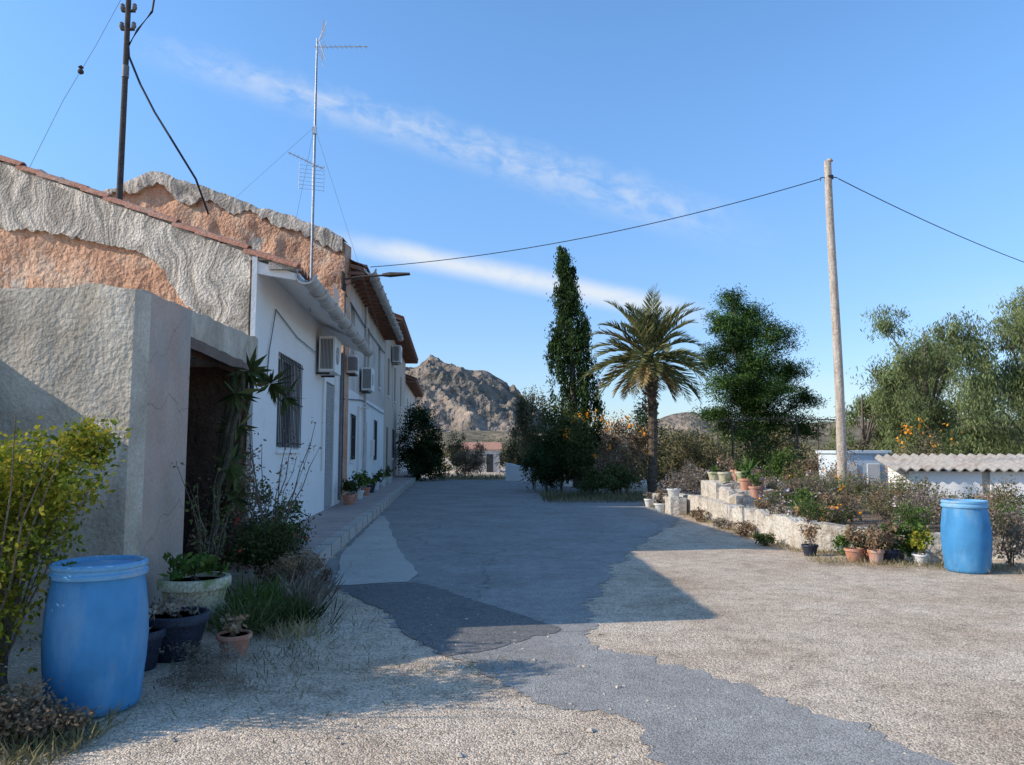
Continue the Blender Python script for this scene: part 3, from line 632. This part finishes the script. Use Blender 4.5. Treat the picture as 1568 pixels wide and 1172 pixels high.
# shrub masses mid distance
shrub('oleander_bush',.9,31,0,1.0,1.0,4.7,7000,.13,L_['olive'],.3,sub=.3,cl=40)
shrub('tall_shrub',1.9,29.5,0,1.2,1.1,3.7,8000,.12,L_['shrub'],.4,sub=.3,cl=40)
shrub('orange_flowering_shrub',3.0,28.2,0,1.2,1.1,3.1,8000,.1,L_['shrub'],.4,(L_['orange'],190,20,.10),sub=.3,cl=40)
shrub('orange_flowering_shrub',4.2,27.6,0,1.1,1.1,2.9,7000,.1,L_['brown'],.4,(L_['orange'],170,20,.10),sub=.3,cl=40)
shrub('dry_shrub',3.6,26.9,0,.9,.7,2.0,5000,.09,L_['brown'],.35,sub=.3,cl=30)
shrub('evergreen_hedge',1.3,28.8,0,1.0,1.0,2.2,6000,.1,L_['dark'],.4,sub=.3,cl=30)
shrub('evergreen_hedge',3.3,26.4,0,1.2,.8,1.2,5000,.1,L_['shrub'],.4,sub=.3,cl=30)
shrub('garden_shrub',6.8,30,-.2,1.3,1.2,2.9,5000,.12,L_['olive'],.4,sub=.3,cl=30)
shrub('garden_shrub',5.9,33,0,1.0,1.2,4.0,5000,.12,L_['shrub'],.4,sub=.3,cl=30)
shrub('garden_shrub',8.4,31,-.9,1.5,1.2,3.3,6000,.12,L_['olive'],.4,sub=.3,cl=30)
shrub('garden_shrub',9.6,29,-.9,1.4,1.2,2.9,5000,.12,L_['shrub'],.4,sub=.3,cl=30)
shrub('garden_shrub',11.8,27,-.9,1.5,1.2,2.8,5000,.12,L_['olive'],.4,sub=.3,cl=30)
shrub('garden_shrub',14.0,31,-.9,1.5,1.2,3.2,5000,.12,L_['olive'],.4,sub=.3,cl=30)
shrub('street_hedge',-5.1,41,0,1.5,1.3,4.1,12000,.12,L_['dark'],.5,sub=.35,cl=70,shell=.6)
shrub('street_hedge',-4.6,40.2,0,1.3,1.2,2.2,8000,.12,L_['dark'],.5,sub=.35,cl=50,shell=.5)
shrub('dry_shrub',-2.3,43.5,0,1.2,1.2,2.2,5000,.12,L_['brown'],.3,sub=.3,cl=30)
shrub('dry_shrub',-3.3,46,0,.9,.9,3.0,4000,.12,L_['olive'],.3,sub=.3,cl=30)
shrub('olive_bush',.5,45,-.2,1.6,1.4,3.5,7000,.13,L_['olive'],.35,sub=.3,cl=40)
shrub('olive_bush',2.0,42,-.1,1.2,1.4,3.0,5000,.13,L_['shrub'],.35,sub=.3,cl=40)
C=[]
for k in range(300):
    y=R.uniform(50,260); x=R.uniform(-.35,.75)*y
    if y<90 and -.075<x/y<-.012: continue
    s=R.uniform(1.0,3.2)*(1 if y<120 else 1.5); C.append((x,y,-.8+s*.45,s*1.3,s*1.1,s*.62))
leaves('distant_scrub',crown(C,65000,.35,9,.4),.42,L_['olive'],None,.5)
C=[(R.uniform(9,34),R.uniform(40,52),R.uniform(-.3,1.9),R.uniform(1.2,2.4),1.5,R.uniform(.9,2.2)) for k in range(36)]
leaves('shrub_belt',crown(C,42000,.3,16,.4),.22,L_['olive'],None,.4)

db=root('distant_farmhouse',(-4,82,0)); g=G(); g.box(-5.3,-1.3,80,86,-.8,1.7,0); g.add([(-5.5,79.8,1.7),(-1.1,79.8,1.7),(-1.1,86.2,1.7),(-5.5,86.2,1.7),(-5.5,83,2.5),(-1.1,83,2.5)],[(0,1,5,4),(2,3,4,5),(0,4,3),(1,2,5)],1)
g.box(-4.5,-3.7,79.93,79.99,.2,1.2,2); g.box(-2.7,-2.0,79.93,79.99,-.8,1.2,2); g.obj('walls_and_roof',[M['beige'],M['rooftile'],M['dark']],db)
g=G(); wallgrid(g,(-.35,39.6),(1.15,39.2),lambda t:.95-.25*t,-.1,.3,20,6,.03,0,31,.06); g.obj('white_garden_wall',[M['white']],smooth=True)

# ---------------------------------------------------------------- terraced planter
pl=root('stone_planter',(4.5,12.2,0))
path=[(8.6,10.9),(6.6,11.35),(5.5,11.55),(4.62,12.2),(4.5,15),(4.45,18.8),(4.0,22.4)]
g=G()
tops=[.3,.34,.4,.48,.46,.5,.35]
for i in range(len(path)-1):
    p,q=path[i+1],path[i]
    wallgrid(g,p,q,(lambda t,a=tops[i+1],b=tops[i]:a+(b-a)*t),-.05,.28,max(6,int(math.dist(p,q)*7)),7,.06,0,40+i,.09)
g.obj('retaining_wall',[M['whitestone']],pl,smooth=True)
g=G(); poly=path[::-1]
g.prism([(x+.14,y+.14) for x,y in poly]+[(8.9,13.5),(9.0,23)],-.9,.33,0); g.obj('soil_bed',[M['soil']],pl)
g=G()
for (x0,x1,y0,y1,z1) in ((4.7,5.4,15.9,16.5,.60),(4.72,5.7,16.5,17.3,.72),(4.66,5.8,17.3,18.7,.86),(3.95,4.35,18.9,19.6,.42)):
    wallgrid(g,(x0,y0),(x1,y0),lambda t,z1=z1:z1,.0,y1-y0-.01,12,6,.1,0,int(y0*10),.12)
    wallgrid(g,(x0+.003,y1),(x0+.003,y0),lambda t,z1=z1:z1-.003,.0,.2,8,6,.1,0,int(y0*10)+1,.12)
g.obj('stepped_blocks',[M['whitestone']],pl,smooth=True)

def pot(x,y,z,r,h,mat='pot',plant=None,name='flower_pot'):
    rt=root(name,(x,y,z)); g=G()
    g.lathe([(r*.68,0),(r*.7,.01),(r*.93,h*.78),(r*.94,h*.8),(r*1.04,h*.81),(r*1.05,h*.97),(r*1.02,h),(r*.9,h),(r*.88,h*.9)],(x,y,z),20,0)
    g.lathe([(r*.88,h*.9),(.001,h*.9)],(x,y,z+.002),20,1); g.obj('pot',[M[mat],M['soil']],rt,smooth=True)
    if plant:
        k,ph,pr,n,s=plant; gg=G(); stems(gg,x,y,z+h*.9,5,ph*.8,pr*.7,.006); gg.obj('stems',[M['bark']],rt)
        if k=='agave':
            D=np.c_[rng.normal(size=(n,2))*.7,np.ones(n)]; D/=np.linalg.norm(D,axis=1)[:,None]; leaves('foliage',np.array([x,y,z+h*.9])+D*ph*.5,ph,L_['green'],rt,.12,D,.2)
        else:
            C=crown([(x,y,z+h*.9+ph*.5,pr,pr,ph*.5)],n,.35,12,.3); leaves('foliage',C[C[:,2]>z+h*.85],s,L_[k],rt,.5)
    return rt
pks=['green','grey','brown','yell','shrub']
row=[(4.95,11.05,.13,.19,'pot'),(5.15,10.8,.11,.2,'pot'),(5.42,10.95,.13,.18,'blackpot'),(5.75,10.75,.11,.15,'whitepot'),(5.3,11.3,.12,.2,'pot'),(6.55,9.35,.17,.14,'pot'),(6.85,9.6,.14,.2,'pot'),(4.55,11.65,.12,.17,'blackpot'),(6.45,10.6,.13,.2,'whitepot')]
for x,y,r,h,m in row: pot(x,y,0,r,h,m,(R.choice(pks[:4]) ,R.uniform(.25,.5),R.uniform(.16,.28),260,.06))
for x,y,z,m,k in ((4.95,17.6,.86,'creampot','brown'),(5.3,17.5,.86,'creampot','green'),(5.6,17.9,.86,'creampot','agave'),(4.9,18.3,.86,'creampot','agave'),(5.45,18.3,.86,'pot','brown'),(5.2,16.8,.72,'pot','green'),(5.5,16.9,.72,'pot','brown'),(5.2,16.1,.6,'pot','green'),(4.1,19.2,.42,'whitepot','grey'),(3.85,19.7,.0,'whitepot','grey'),(4.05,20.6,0,'creampot','brown'),(3.9,21.6,0,'whitepot','grey'),(5.2,13.6,.34,'pot','green'),(5.5,13.2,.34,'pot','brown'),(6.1,14.4,.34,'pot','agave')):
    pot(x,y,z,R.uniform(.13,.18),R.uniform(.2,.3),m,(k,R.uniform(.2,.5),R.uniform(.14,.25),30 if k=='agave' else 200,.06))
for k in range(66):
    x=R.uniform(5.0,8.6);y=R.uniform(12.2,22)
    if x<6.1 and 15.6<y<19: x+=1.2
    kk=R.choice(['grey','brown','shrub','olive','green','brown','grey','grey','olive'])
    fl=(L_[R.choice(['orange','pinkf','pinkf'])],30,8,.05) if R.random()<.25 else None
    shrub('garden_plant',x,y,.33,R.uniform(.3,.55),R.uniform(.3,.5),R.uniform(.4,.95),850,.05,L_[kk],.35,fl,12,.35,20,.3)
for x,y,h,k in ((7.0,12.2,.75,'grey'),(7.6,11.8,.8,'brown'),(6.6,12.4,.7,'grey'),(8.1,12.4,.8,'pinkf'),(8.4,11.6,.7,'grey'),(6.3,11.9,.6,'green'),(6.9,11.6,.55,'brown'),(7.4,11.4,.6,'green')):
    shrub('garden_plant',x,y,.3,.42,.38,h,1400,.045,L_[k if k!='pinkf' else 'shrub'],.4,(L_['pinkf'],50,10,.04) if k in('pinkf','grey') else None,14,.35,24,.3)
shrub('garden_plant',7.1,9.9,0,.35,.35,.95,1800,.055,L_['green'],.45,(L_['pinkf'],60,10,.04))
shrub('garden_plant',6.9,10.6,0,.45,.4,.9,1800,.05,L_['grey'],.45)
shrub('garden_plant',5.65,11.1,0,.4,.3,.6,1800,.06,L_['green'],.5)
shrub('garden_plant',5.0,11.3,0,.3,.25,.45,900,.055,L_['green'],.5)
for x,y,h,k in ((4.35,14.2,.32,'brown'),(4.3,12.9,.25,'shrub'),(4.3,15.6,.25,'grey'),(4.25,17.2,.3,'brown'),(4.75,13.4,.75,'grey'),(4.8,14.6,.7,'brown')): shrub('garden_plant',x,y,0 if h<.5 else .3,.22,.4,h if h<.5 else h-.3,700,.05,L_[k],.5)
for x,y in ((4.6,21),(5.2,21.6),(5.9,20.6),(6.6,21.2)): shrub('lavender_bush',x,y,.2,.55,.5,1.15,1500,.055,L_['grey'],.35,(L_['pinkf'],40,10,.05),14)
shrub('green_shrub',7.6,21.5,.1,.7,.6,1.6,3000,.08,L_['green'],.4); shrub('green_shrub',9.4,21,-.9,1.0,.8,2.4,4000,.09,L_['brown'],.4); shrub('yellow_flowering_shrub',11.9,22,-.9,1.1,.9,3.3,5000,.09,L_['olive'],.4,(L_['orange'],110,16,.10)); shrub('green_shrub',10.6,19.5,-.9,.7,.6,2.2,3000,.08,L_['yell'],.4,(L_['orange'],40,10,.07))
shrub('green_shrub',13.4,24.5,-.9,1.3,1,3.6,5000,.1,L_['shrub'],.4,(L_['orange'],60,14,.10)); shrub('green_shrub',10.2,25.6,-.9,1.1,1,2.2,4000,.1,L_['olive'],.4)
shrub('green_shrub',8.6,22.5,-.9,1.0,.8,2.6,4000,.09,L_['brown'],.35)

pg=root('metal_pergola',(9.5,28,0)); g=G()
for x in (8.2,10.6,12.2): g.tube([(x,28,-.9),(x,28,2.75)],.035,6)
g.tube([(7.6,28,2.72),(10,28,2.78),(12.5,28,2.74)],.02,6); g.tube([(8.2,28,2.75),(8.2,30,2.7),(8.2,30,-.9)],.02,6); g.tube([(12.2,28,2.75),(12.2,30,2.7),(12.2,30,-.9)],.02,6)
g.obj('frame',[M['rustpole']],pg)
C=rng.uniform((7.6,27.8,2.66),(12.4,28.2,2.86),(220,3)); leaves('dry_vine',C,.1,L_['brown'],pg,.4)

# right low shed
ox,oy=8.35,15.9
ws=root('white_outbuilding',(ox,oy,-.9)); th=math.radians(-16); c,s=math.cos(th),math.sin(th)
wsx=lambda p:(ox+p[0]*c-p[1]*s,oy+p[0]*s+p[1]*c,p[2])
g=G()
for (u0,u1,v0,v1,z0,z1) in ((0,1.35,0,.2,-1,1.17),(1.5,7,0,.2,-1,1.17),(0,.2,.2,2.0,-1,1.25),(6.8,7,.2,2.0,-1,1.25),(0,7,2.0,2.2,-1,1.36)): g.box(u0,u1,v0,v1,z0,z1,0)
g.box(1.35,1.5,.06,.2,-1,1.17,1); g.obj('walls',[M['white'],M['concrete']],ws,xf=wsx)
g=G(); nn=int(7.6/.2*6); vs=[]
for (v,z) in ((-.2,1.22),(1.1,1.36),(2.35,1.5)):
    for q in (0,-.025):
        for i in range(nn+1):
            u=-.3+7.6*i/nn; vs.append((u,v,z+.035*math.cos(u*2*math.pi/.2)+q))
W=nn+1; fs=[]
for r_ in range(2):
    for i in range(nn): fs+=[(r_*2*W+i,r_*2*W+i+1,(r_+1)*2*W+i+1,(r_+1)*2*W+i),((r_*2+1)*W+i+1,(r_*2+1)*W+i,((r_+1)*2+1)*W+i,((r_+1)*2+1)*W+i+1)]
for i in range(nn): fs+=[(W+i,W+i+1,i+1,i)]
g.add(vs,fs); g.obj('corrugated_roof',[M['fibre']],ws,xf=wsx,smooth=True)
wt=root('water_tank',(10.4,23.5,-.9)); g=G(); g.box(9.9,11.5,23,24.4,-.95,1.5,0); g.box(9.84,11.56,22.94,24.46,1.5,1.6,0); g.box(10.1,10.5,22.97,23,.4,1.2,1); g.box(10.8,11.2,22.97,23,.4,1.2,1); g.obj('tank_body',[M['tank'],M['ac']],wt,bevel=.02)

# ---------------------------------------------------------------- mountains
def mount(name,x0,x1,y0,y1,prof,mat,nx=150,ny=60,amp=22,seed=0,fr=.012):
    g=G();vs=[]
    for j in range(ny+1):
        y=y0+(y1-y0)*j/ny; v=j/ny; cr=.55; e=(v/cr) if v<cr else (1-v)/(1-cr); e=max(0,e)**.85
        for i in range(nx+1):
            x=x0+(x1-x0)*i/nx; p=interp(prof,x); xx=x+18*mn.noise(Vector((x*.01,y*.01,seed+9)))
            nz=mn.ridged_multi_fractal(Vector((xx*fr,y*fr,seed)),.85,2.1,7,1.0,2.0)-1.1
            cl=p*e
            if e>.62: cl=p*(.55+.45*((e-.62)/.38)**.4)
            z=cl+amp*nz*min(1,p/60)*(e*(1-e)*3.2+.09); vs.append((x,y,z-3 if e>0 else -5))
    g.add(vs,[(j*(nx+1)+i,j*(nx+1)+i+1,(j+1)*(nx+1)+i+1,(j+1)*(nx+1)+i) for j in range(ny) for i in range(nx)])
    return g.obj(name,[mat],smooth=True)
mount('mountain',-420,260,800,1500,[(-420,30),(-300,70),(-230,95),(-190,118),(-165,126),(-145,134),(-122,150),(-98,136),(-70,130),(-40,127),(-12,112),(8,92),(25,66),(60,42),(110,28),(180,20),(260,4)],M['mount'],260,130,30,1,.012)
mount('mountain',200,900,1500,2100,[(200,5),(330,70),(390,92),(430,98),(480,80),(560,70),(700,60),(900,10)],M['mount'],80,40,20,5)
mount('hill',10,460,330,620,[(10,2),(70,8),(120,15),(170,21),(220,24),(260,25),(300,26),(380,18),(460,6)],M['hill'],90,40,4,7,.03)
mount('hill',-160,120,420,700,[(-160,8),(-90,16),(-30,20),(20,18),(60,14),(120,5)],M['hill'],80,40,5,12,.03)

# ---------------------------------------------------------------- left foreground plants
lb=root('euonymus_bush',(-3.2,4.5,0)); g=G()
stems(g,-3.2,4.65,0,30,1.85,.75,.011); stems(g,-3.5,5.3,0,16,1.75,.6,.011); g.obj('stems',[M['bark']],lb)
C=crown([(-3.25,4.7,.95,.52,.5,.8),(-3.0,4.85,1.4,.42,.35,.4),(-3.4,5.1,1.2,.55,.5,.55),(-3.25,4.4,.5,.45,.4,.45),(-2.95,5.25,1.62,.36,.3,.26),(-3.35,4.6,1.2,.4,.4,.6)],17000,.3,60,.2); leaves('foliage',C,.042,L_['yell'],lb,.55)
ob=root('offscreen_shade_hedge',(-4.9,5.2,0)); g=G(); stems(g,-4.9,5.6,0,20,2.2,.9,.014); stems(g,-4.9,4.4,0,14,1.5,.6,.014); g.obj('stems',[M['bark']],ob)  # hedge out of view, added to cast dappled shade on ground and wall
C=crown([(-4.9,5.5,1.35,.45,.6,1.4),(-4.8,5.0,1.1,.4,.5,1.05),(-4.8,4.35,.8,.4,.5,.9),(-4.7,3.9,.45,.4,.4,.5),(-4.85,6.05,1.15,.5,.33,1.2)],18000,.36,60,.1); leaves('foliage',C,.07,L_['yell'],ob,.6)
pts=[]
for k in range(1800): pts.append((R.uniform(-3.6,-2.3),R.gauss(4.2,.25),0))
blades('dry_weeds',pts,.13,L_['olive'],None,.08,.8)
C=crown([(-2.9,4.3,.14,.5,.25,.16),(-3.05,4.2,.28,.35,.25,.22),(-2.6,4.3,.1,.3,.2,.1)],6500,.3,50,.3); leaves('weed_clump',C[C[:,2]>0],.03,L_['brown'],None,.5)
C=crown([(-2.0,5.15,.08,.4,.25,.12),(-2.2,5.6,.1,.4,.3,.16)],2500,.3,26,.3); leaves('weed_clump',C[C[:,2]>0],.03,L_['grey'],None,.3)
pts=[(R.gauss(-1.6,.8),R.gauss(5.3,.7),0) for k in range(420)]; blades('scattered_weeds',pts,.06,L_['olive'],None,.09,1.0)
pot(-2.88,6.95,0,.3,.46,'creampot',('green',.28,.28,260,.08),'large_ceramic_pot')
pot(-2.62,6.0,0,.24,.34,'blackpot',('grey',.16,.22,200,.05),'plastic_tub')
pot(-2.18,6.05,0,.13,.17,'pot',('brown',.2,.15,150,.05))
pot(-2.75,5.7,0,.17,.28,'blackpot',('grey',.2,.2,150,.05),'plastic_tub')
def agrass(x,y,n,h,k='shrub',nm_='strappy_plant',z=0):
    D=np.c_[rng.normal(size=(n,2))*.8,np.ones(n)]; D/=np.linalg.norm(D,axis=1)[:,None]
    return leaves(nm_,np.array([x,y,z])+rng.normal(size=(n,3))*[.12,.12,0]+D*h*.45,h,L_[k],None,.05,D,.35)
agrass(-2.35,6.8,260,.38); agrass(-2.0,7.1,220,.32); agrass(-2.55,7.6,200,.4,'green'); agrass(-1.9,6.6,120,.2,'straw'); agrass(-2.2,8.0,200,.4,'grey')
shrub('dark_shrub',-2.75,8.8,0,.55,.5,.85,5500,.05,L_['shrub'],.4,(L_['red'],8,6,.05),16,.3,40,.3)
shrub('dark_shrub',-2.35,8.3,0,.4,.4,.55,3000,.045,L_['brown'],.3,None,12,.3,30,.3)
shrub('dark_shrub',-3.05,9.6,0,.5,.6,1.2,4500,.055,L_['shrub'],.4,(L_['red'],10,6,.05),16,.3,30,.3)
tw=root('twiggy_shrub',(-2.9,9.0,0)); g=G(); tips=stems(g,-2.95,9.2,0,13,1.95,.75,.012,0,7)
g.obj('twigs',[M['bark']],tw); leaves('sparse_leaves',np.array([tuple(t) for t in tips for _ in range(4)])+rng.normal(size=(len(tips)*4,3))*.04,.05,L_['brown'],tw,.5)
tw=root('twiggy_shrub',(-3.1,7.7,0)); g=G(); tips=stems(g,-3.0,7.6,.2,12,1.35,.4,.009,0,7); g.obj('twigs',[M['bark']],tw); leaves('sparse_leaves',np.array([tuple(t) for t in tips for _ in range(5)])+rng.normal(size=(len(tips)*5,3))*.03,.045,L_['shrub'],tw,.5)
cs=root('climbing_succulent',(-3.5,9.2,0)); g=G()
for (y,x,dy) in ((9.1,-3.62,.35),(9.35,-3.75,.15),(9.6,-3.66,-.1),(9.9,-3.8,-.25)):
    pts=[Vector((x,y,0))]; wy=0;wx=0
    for i in range(1,12):
        wy+=R.uniform(-.07,.07); wx+=R.uniform(-.04,.05); pts.append(Vector((x+wx+.02*i,y+wy+dy*i/11,.235*i)))
    g.tube(pts,[.06-.003*i for i in range(12)],7)
g.obj('stems',[M['succ']],cs,smooth=True)
C=[];D=[];S=[]
for cx,cy,cz,n in ((-3.3,9.4,2.6,36),(-3.1,9.6,2.45,32),(-3.4,9.2,2.3,18),(-3.5,9.6,1.9,24),(-3.5,9.3,1.45,20),(-3.0,9.9,2.3,14),(-3.55,9.7,1.0,18)):
    for _ in range(n):
        d=Vector((R.gauss(.15,.6),R.gauss(0,.6),R.gauss(-.15,.6))).normalized(); l=R.uniform(.18,.36); C.append(Vector((cx,cy,cz))+d*l*.5);D.append(d);S.append(l)
leaves('leaves',C,np.array(S),L_['shrub'],cs,.24,D,.1)
C=crown([(-3.6,9.6,.6,.3,.9,.6),(-3.7,10.2,1.0,.3,.7,.8)],3500,.3,24,.3); leaves('lower_foliage',C[C[:,2]>0],.07,L_['brown'],cs,.4)
for b in (19.9,20.6,22.2,24,25.5,27,30,33):
    x,y,_=street((-2.6,b,0)); pot(x,y,.2,.15,.25,R.choice(['pot','pot','blackpot','whitepot']),(R.choice(['green','dark','shrub']),R.uniform(.3,.7),.25,300,.08))
pts=[]
for k in range(1800):
    t=R.random(); i=R.randrange(2,6); p,q=path[i],path[i+1] if i+1<len(path) else path[i]; pts.append((p[0]+(q[0]-p[0])*t-abs(R.gauss(0,.12))-.05,p[1]+(q[1]-p[1])*t-abs(R.gauss(0,.08)),0))
for k in range(1500): 
    x=R.uniform(4.3,7.2); pts.append((x,11.25-.33*(x-4.6)+R.gauss(0,.22)-.35,0))
blades('grass_verge',pts,.11,L_['straw'],None,.07,.7)
pts=[(-.15+R.gauss(0,.35)-.3*R.random(),5.9+R.gauss(0,.12)-R.random()*.4,0) for k in range(260)]
blades('road_edge_weeds',pts,.05,L_['straw'],None,.1,1.2)
pts=[(-1.75+R.gauss(0,.28),6.5+R.gauss(0,.9),0) for k in range(700)]; blades('shed_weeds',pts,.09,L_['olive'],None,.07,.8)
pts=[(R.uniform(-4.5,6),R.gauss(42,.8),0) for k in range(3000)]; blades('grass_patch',pts,.35,L_['straw'],None,.07,.5)
pts=[(R.uniform(1.0,4.6),R.uniform(23,27),0) for k in range(3000)]; blades('grass_patch',pts,.25,L_['olive'],None,.07,.5)

# ---------------------------------------------------------------- sky & sun
az=math.radians(9); el=math.radians(29.5)
w=bpy.data.worlds.new('World'); sc.world=w; w.use_nodes=True; nt=w.node_tree; L=nt.links.new
bg=nt.nodes['Background']; sky=N(nt,'ShaderNodeTexSky',sky_type='NISHITA'); sky.sun_disc=False; sky.sun_elevation=el; sky.sun_rotation=math.radians(261)
sky.air_density=1.0; sky.dust_density=.6; sky.ozone_density=1.6; sky.altitude=300
tc=N(nt,'ShaderNodeTexCoord'); D=tc.outputs['Generated']
def dotn(v):
    n=N(nt,'ShaderNodeVectorMath',operation='DOT_PRODUCT'); L(D,n.inputs[0]); n.inputs[1].default_value=v; return n.outputs['Value']
def mth(op,a,b=None,c=None):
    n=N(nt,'ShaderNodeMath',operation=op)
    for i,v in enumerate((a,b,c)):
        if v is None: continue
        if isinstance(v,(int,float)): n.inputs[i].default_value=v
        else: L(v,n.inputs[i])
    return n.outputs[0]
def mr(v,a,b,c=0,d=1):
    n=N(nt,'ShaderNodeMapRange',interpolation_type='SMOOTHSTEP'); L(v,n.inputs[0])
    for i,x in enumerate((a,b,c,d)): n.inputs[i+1].default_value=x
    return n.outputs[0]
def band(d1,d2,w0,w1,amp,seed,nscale,lo,hi,warp=.02):
    a=Vector(d1).normalized();b=Vector(d2).normalized(); nrm=a.cross(b).normalized(); mid=(a+b).normalized(); al=nrm.cross(mid).normalized()
    if al.dot(b-a)<0: al=-al
    half=(b-a).length/2
    u=dotn(al); v=dotn(nrm)
    cv=N(nt,'ShaderNodeCombineXYZ'); L(mth('MULTIPLY',u,nscale),cv.inputs[0]); L(mth('MULTIPLY',v,nscale*1.8),cv.inputs[1]); cv.inputs[2].default_value=seed
    n1=N(nt,'ShaderNodeTexNoise'); n1.inputs['Scale'].default_value=1; n1.inputs['Detail'].default_value=5; n1.inputs['Roughness'].default_value=.6; n1.inputs['Distortion'].default_value=.3; L(cv.outputs[0],n1.inputs['Vector'])
    vv=mth('ABSOLUTE',mth('ADD',v,mth('MULTIPLY',mth('SUBTRACT',n1.outputs['Fac'],.5),warp)))
    t=mr(u,-half,half,0,1); wd=mth('ADD',mth('MULTIPLY',t,w1-w0),w0)
    core=mr(mth('DIVIDE',vv,wd),1,0)
    ends=mth('MULTIPLY',mr(u,-half*1.15,-half*.6),mr(u,half*1.15,half*.5))
    return mth('MULTIPLY',mth('MULTIPLY',core,ends),mth('MULTIPLY',mr(n1.outputs['Fac'],lo,hi),amp))
c1=band((-.52,1,.56),(.33,1,.29),.03,.045,.45,1,30,.25,.75)
c2=band((-.24,1,.285),(.27,1,.178),.022,.024,.85,5,14,.0,.55,.01)
c4=band((.35,1,.08),(.8,1,.05),.03,.05,.35,12,9,.3,.7)
c5=band((.5,1,.17),(1.1,1,.2),.05,.08,.2,15,8,.4,.75)
tot=mth('MINIMUM',mth('ADD',mth('ADD',c1,c2),mth('ADD',c4,c5)),1)
sz=N(nt,'ShaderNodeSeparateXYZ'); L(D,sz.inputs[0])
tint=mixc(nt,'MIX',mr(sz.outputs[2],.0,.5),(.88,1.0,1.24),(1.14,1.58,1.9))
skyc=mixc(nt,'MULTIPLY',1.0,sky.outputs[0],tint)
mx=N(nt,'ShaderNodeMix',data_type='RGBA'); L(tot,mx.inputs[0]); L(skyc,mx.inputs[6]); mx.inputs[7].default_value=(5.7,6.0,6.3,1)
L(mx.outputs[2],bg.inputs['Color']); bg.inputs['Strength'].default_value=.15
sd=bpy.data.lights.new('sun','SUN'); sd.energy=5.0; sd.angle=math.radians(.5); sd.color=(1,.91,.78); so=bpy.data.objects.new('sun',sd); sc.collection.objects.link(so)
so.rotation_euler=Vector((math.cos(az)*math.cos(el),math.sin(az)*math.cos(el),-math.sin(el))).to_track_quat('-Z','Y').to_euler(); so.location=(-20,-5,20)
cd=bpy.data.cameras.new('camera'); cd.lens=26.4; cd.sensor_width=36; cd.clip_end=20000; cd.clip_start=.05; co=bpy.data.objects.new('camera',cd); sc.collection.objects.link(co)
co.location=(0,0,1.6); co.rotation_euler=(math.radians(90+5.17),0,0); sc.camera=co
sc.view_settings.view_transform='Standard'; sc.view_settings.look='None'; sc.view_settings.exposure=0
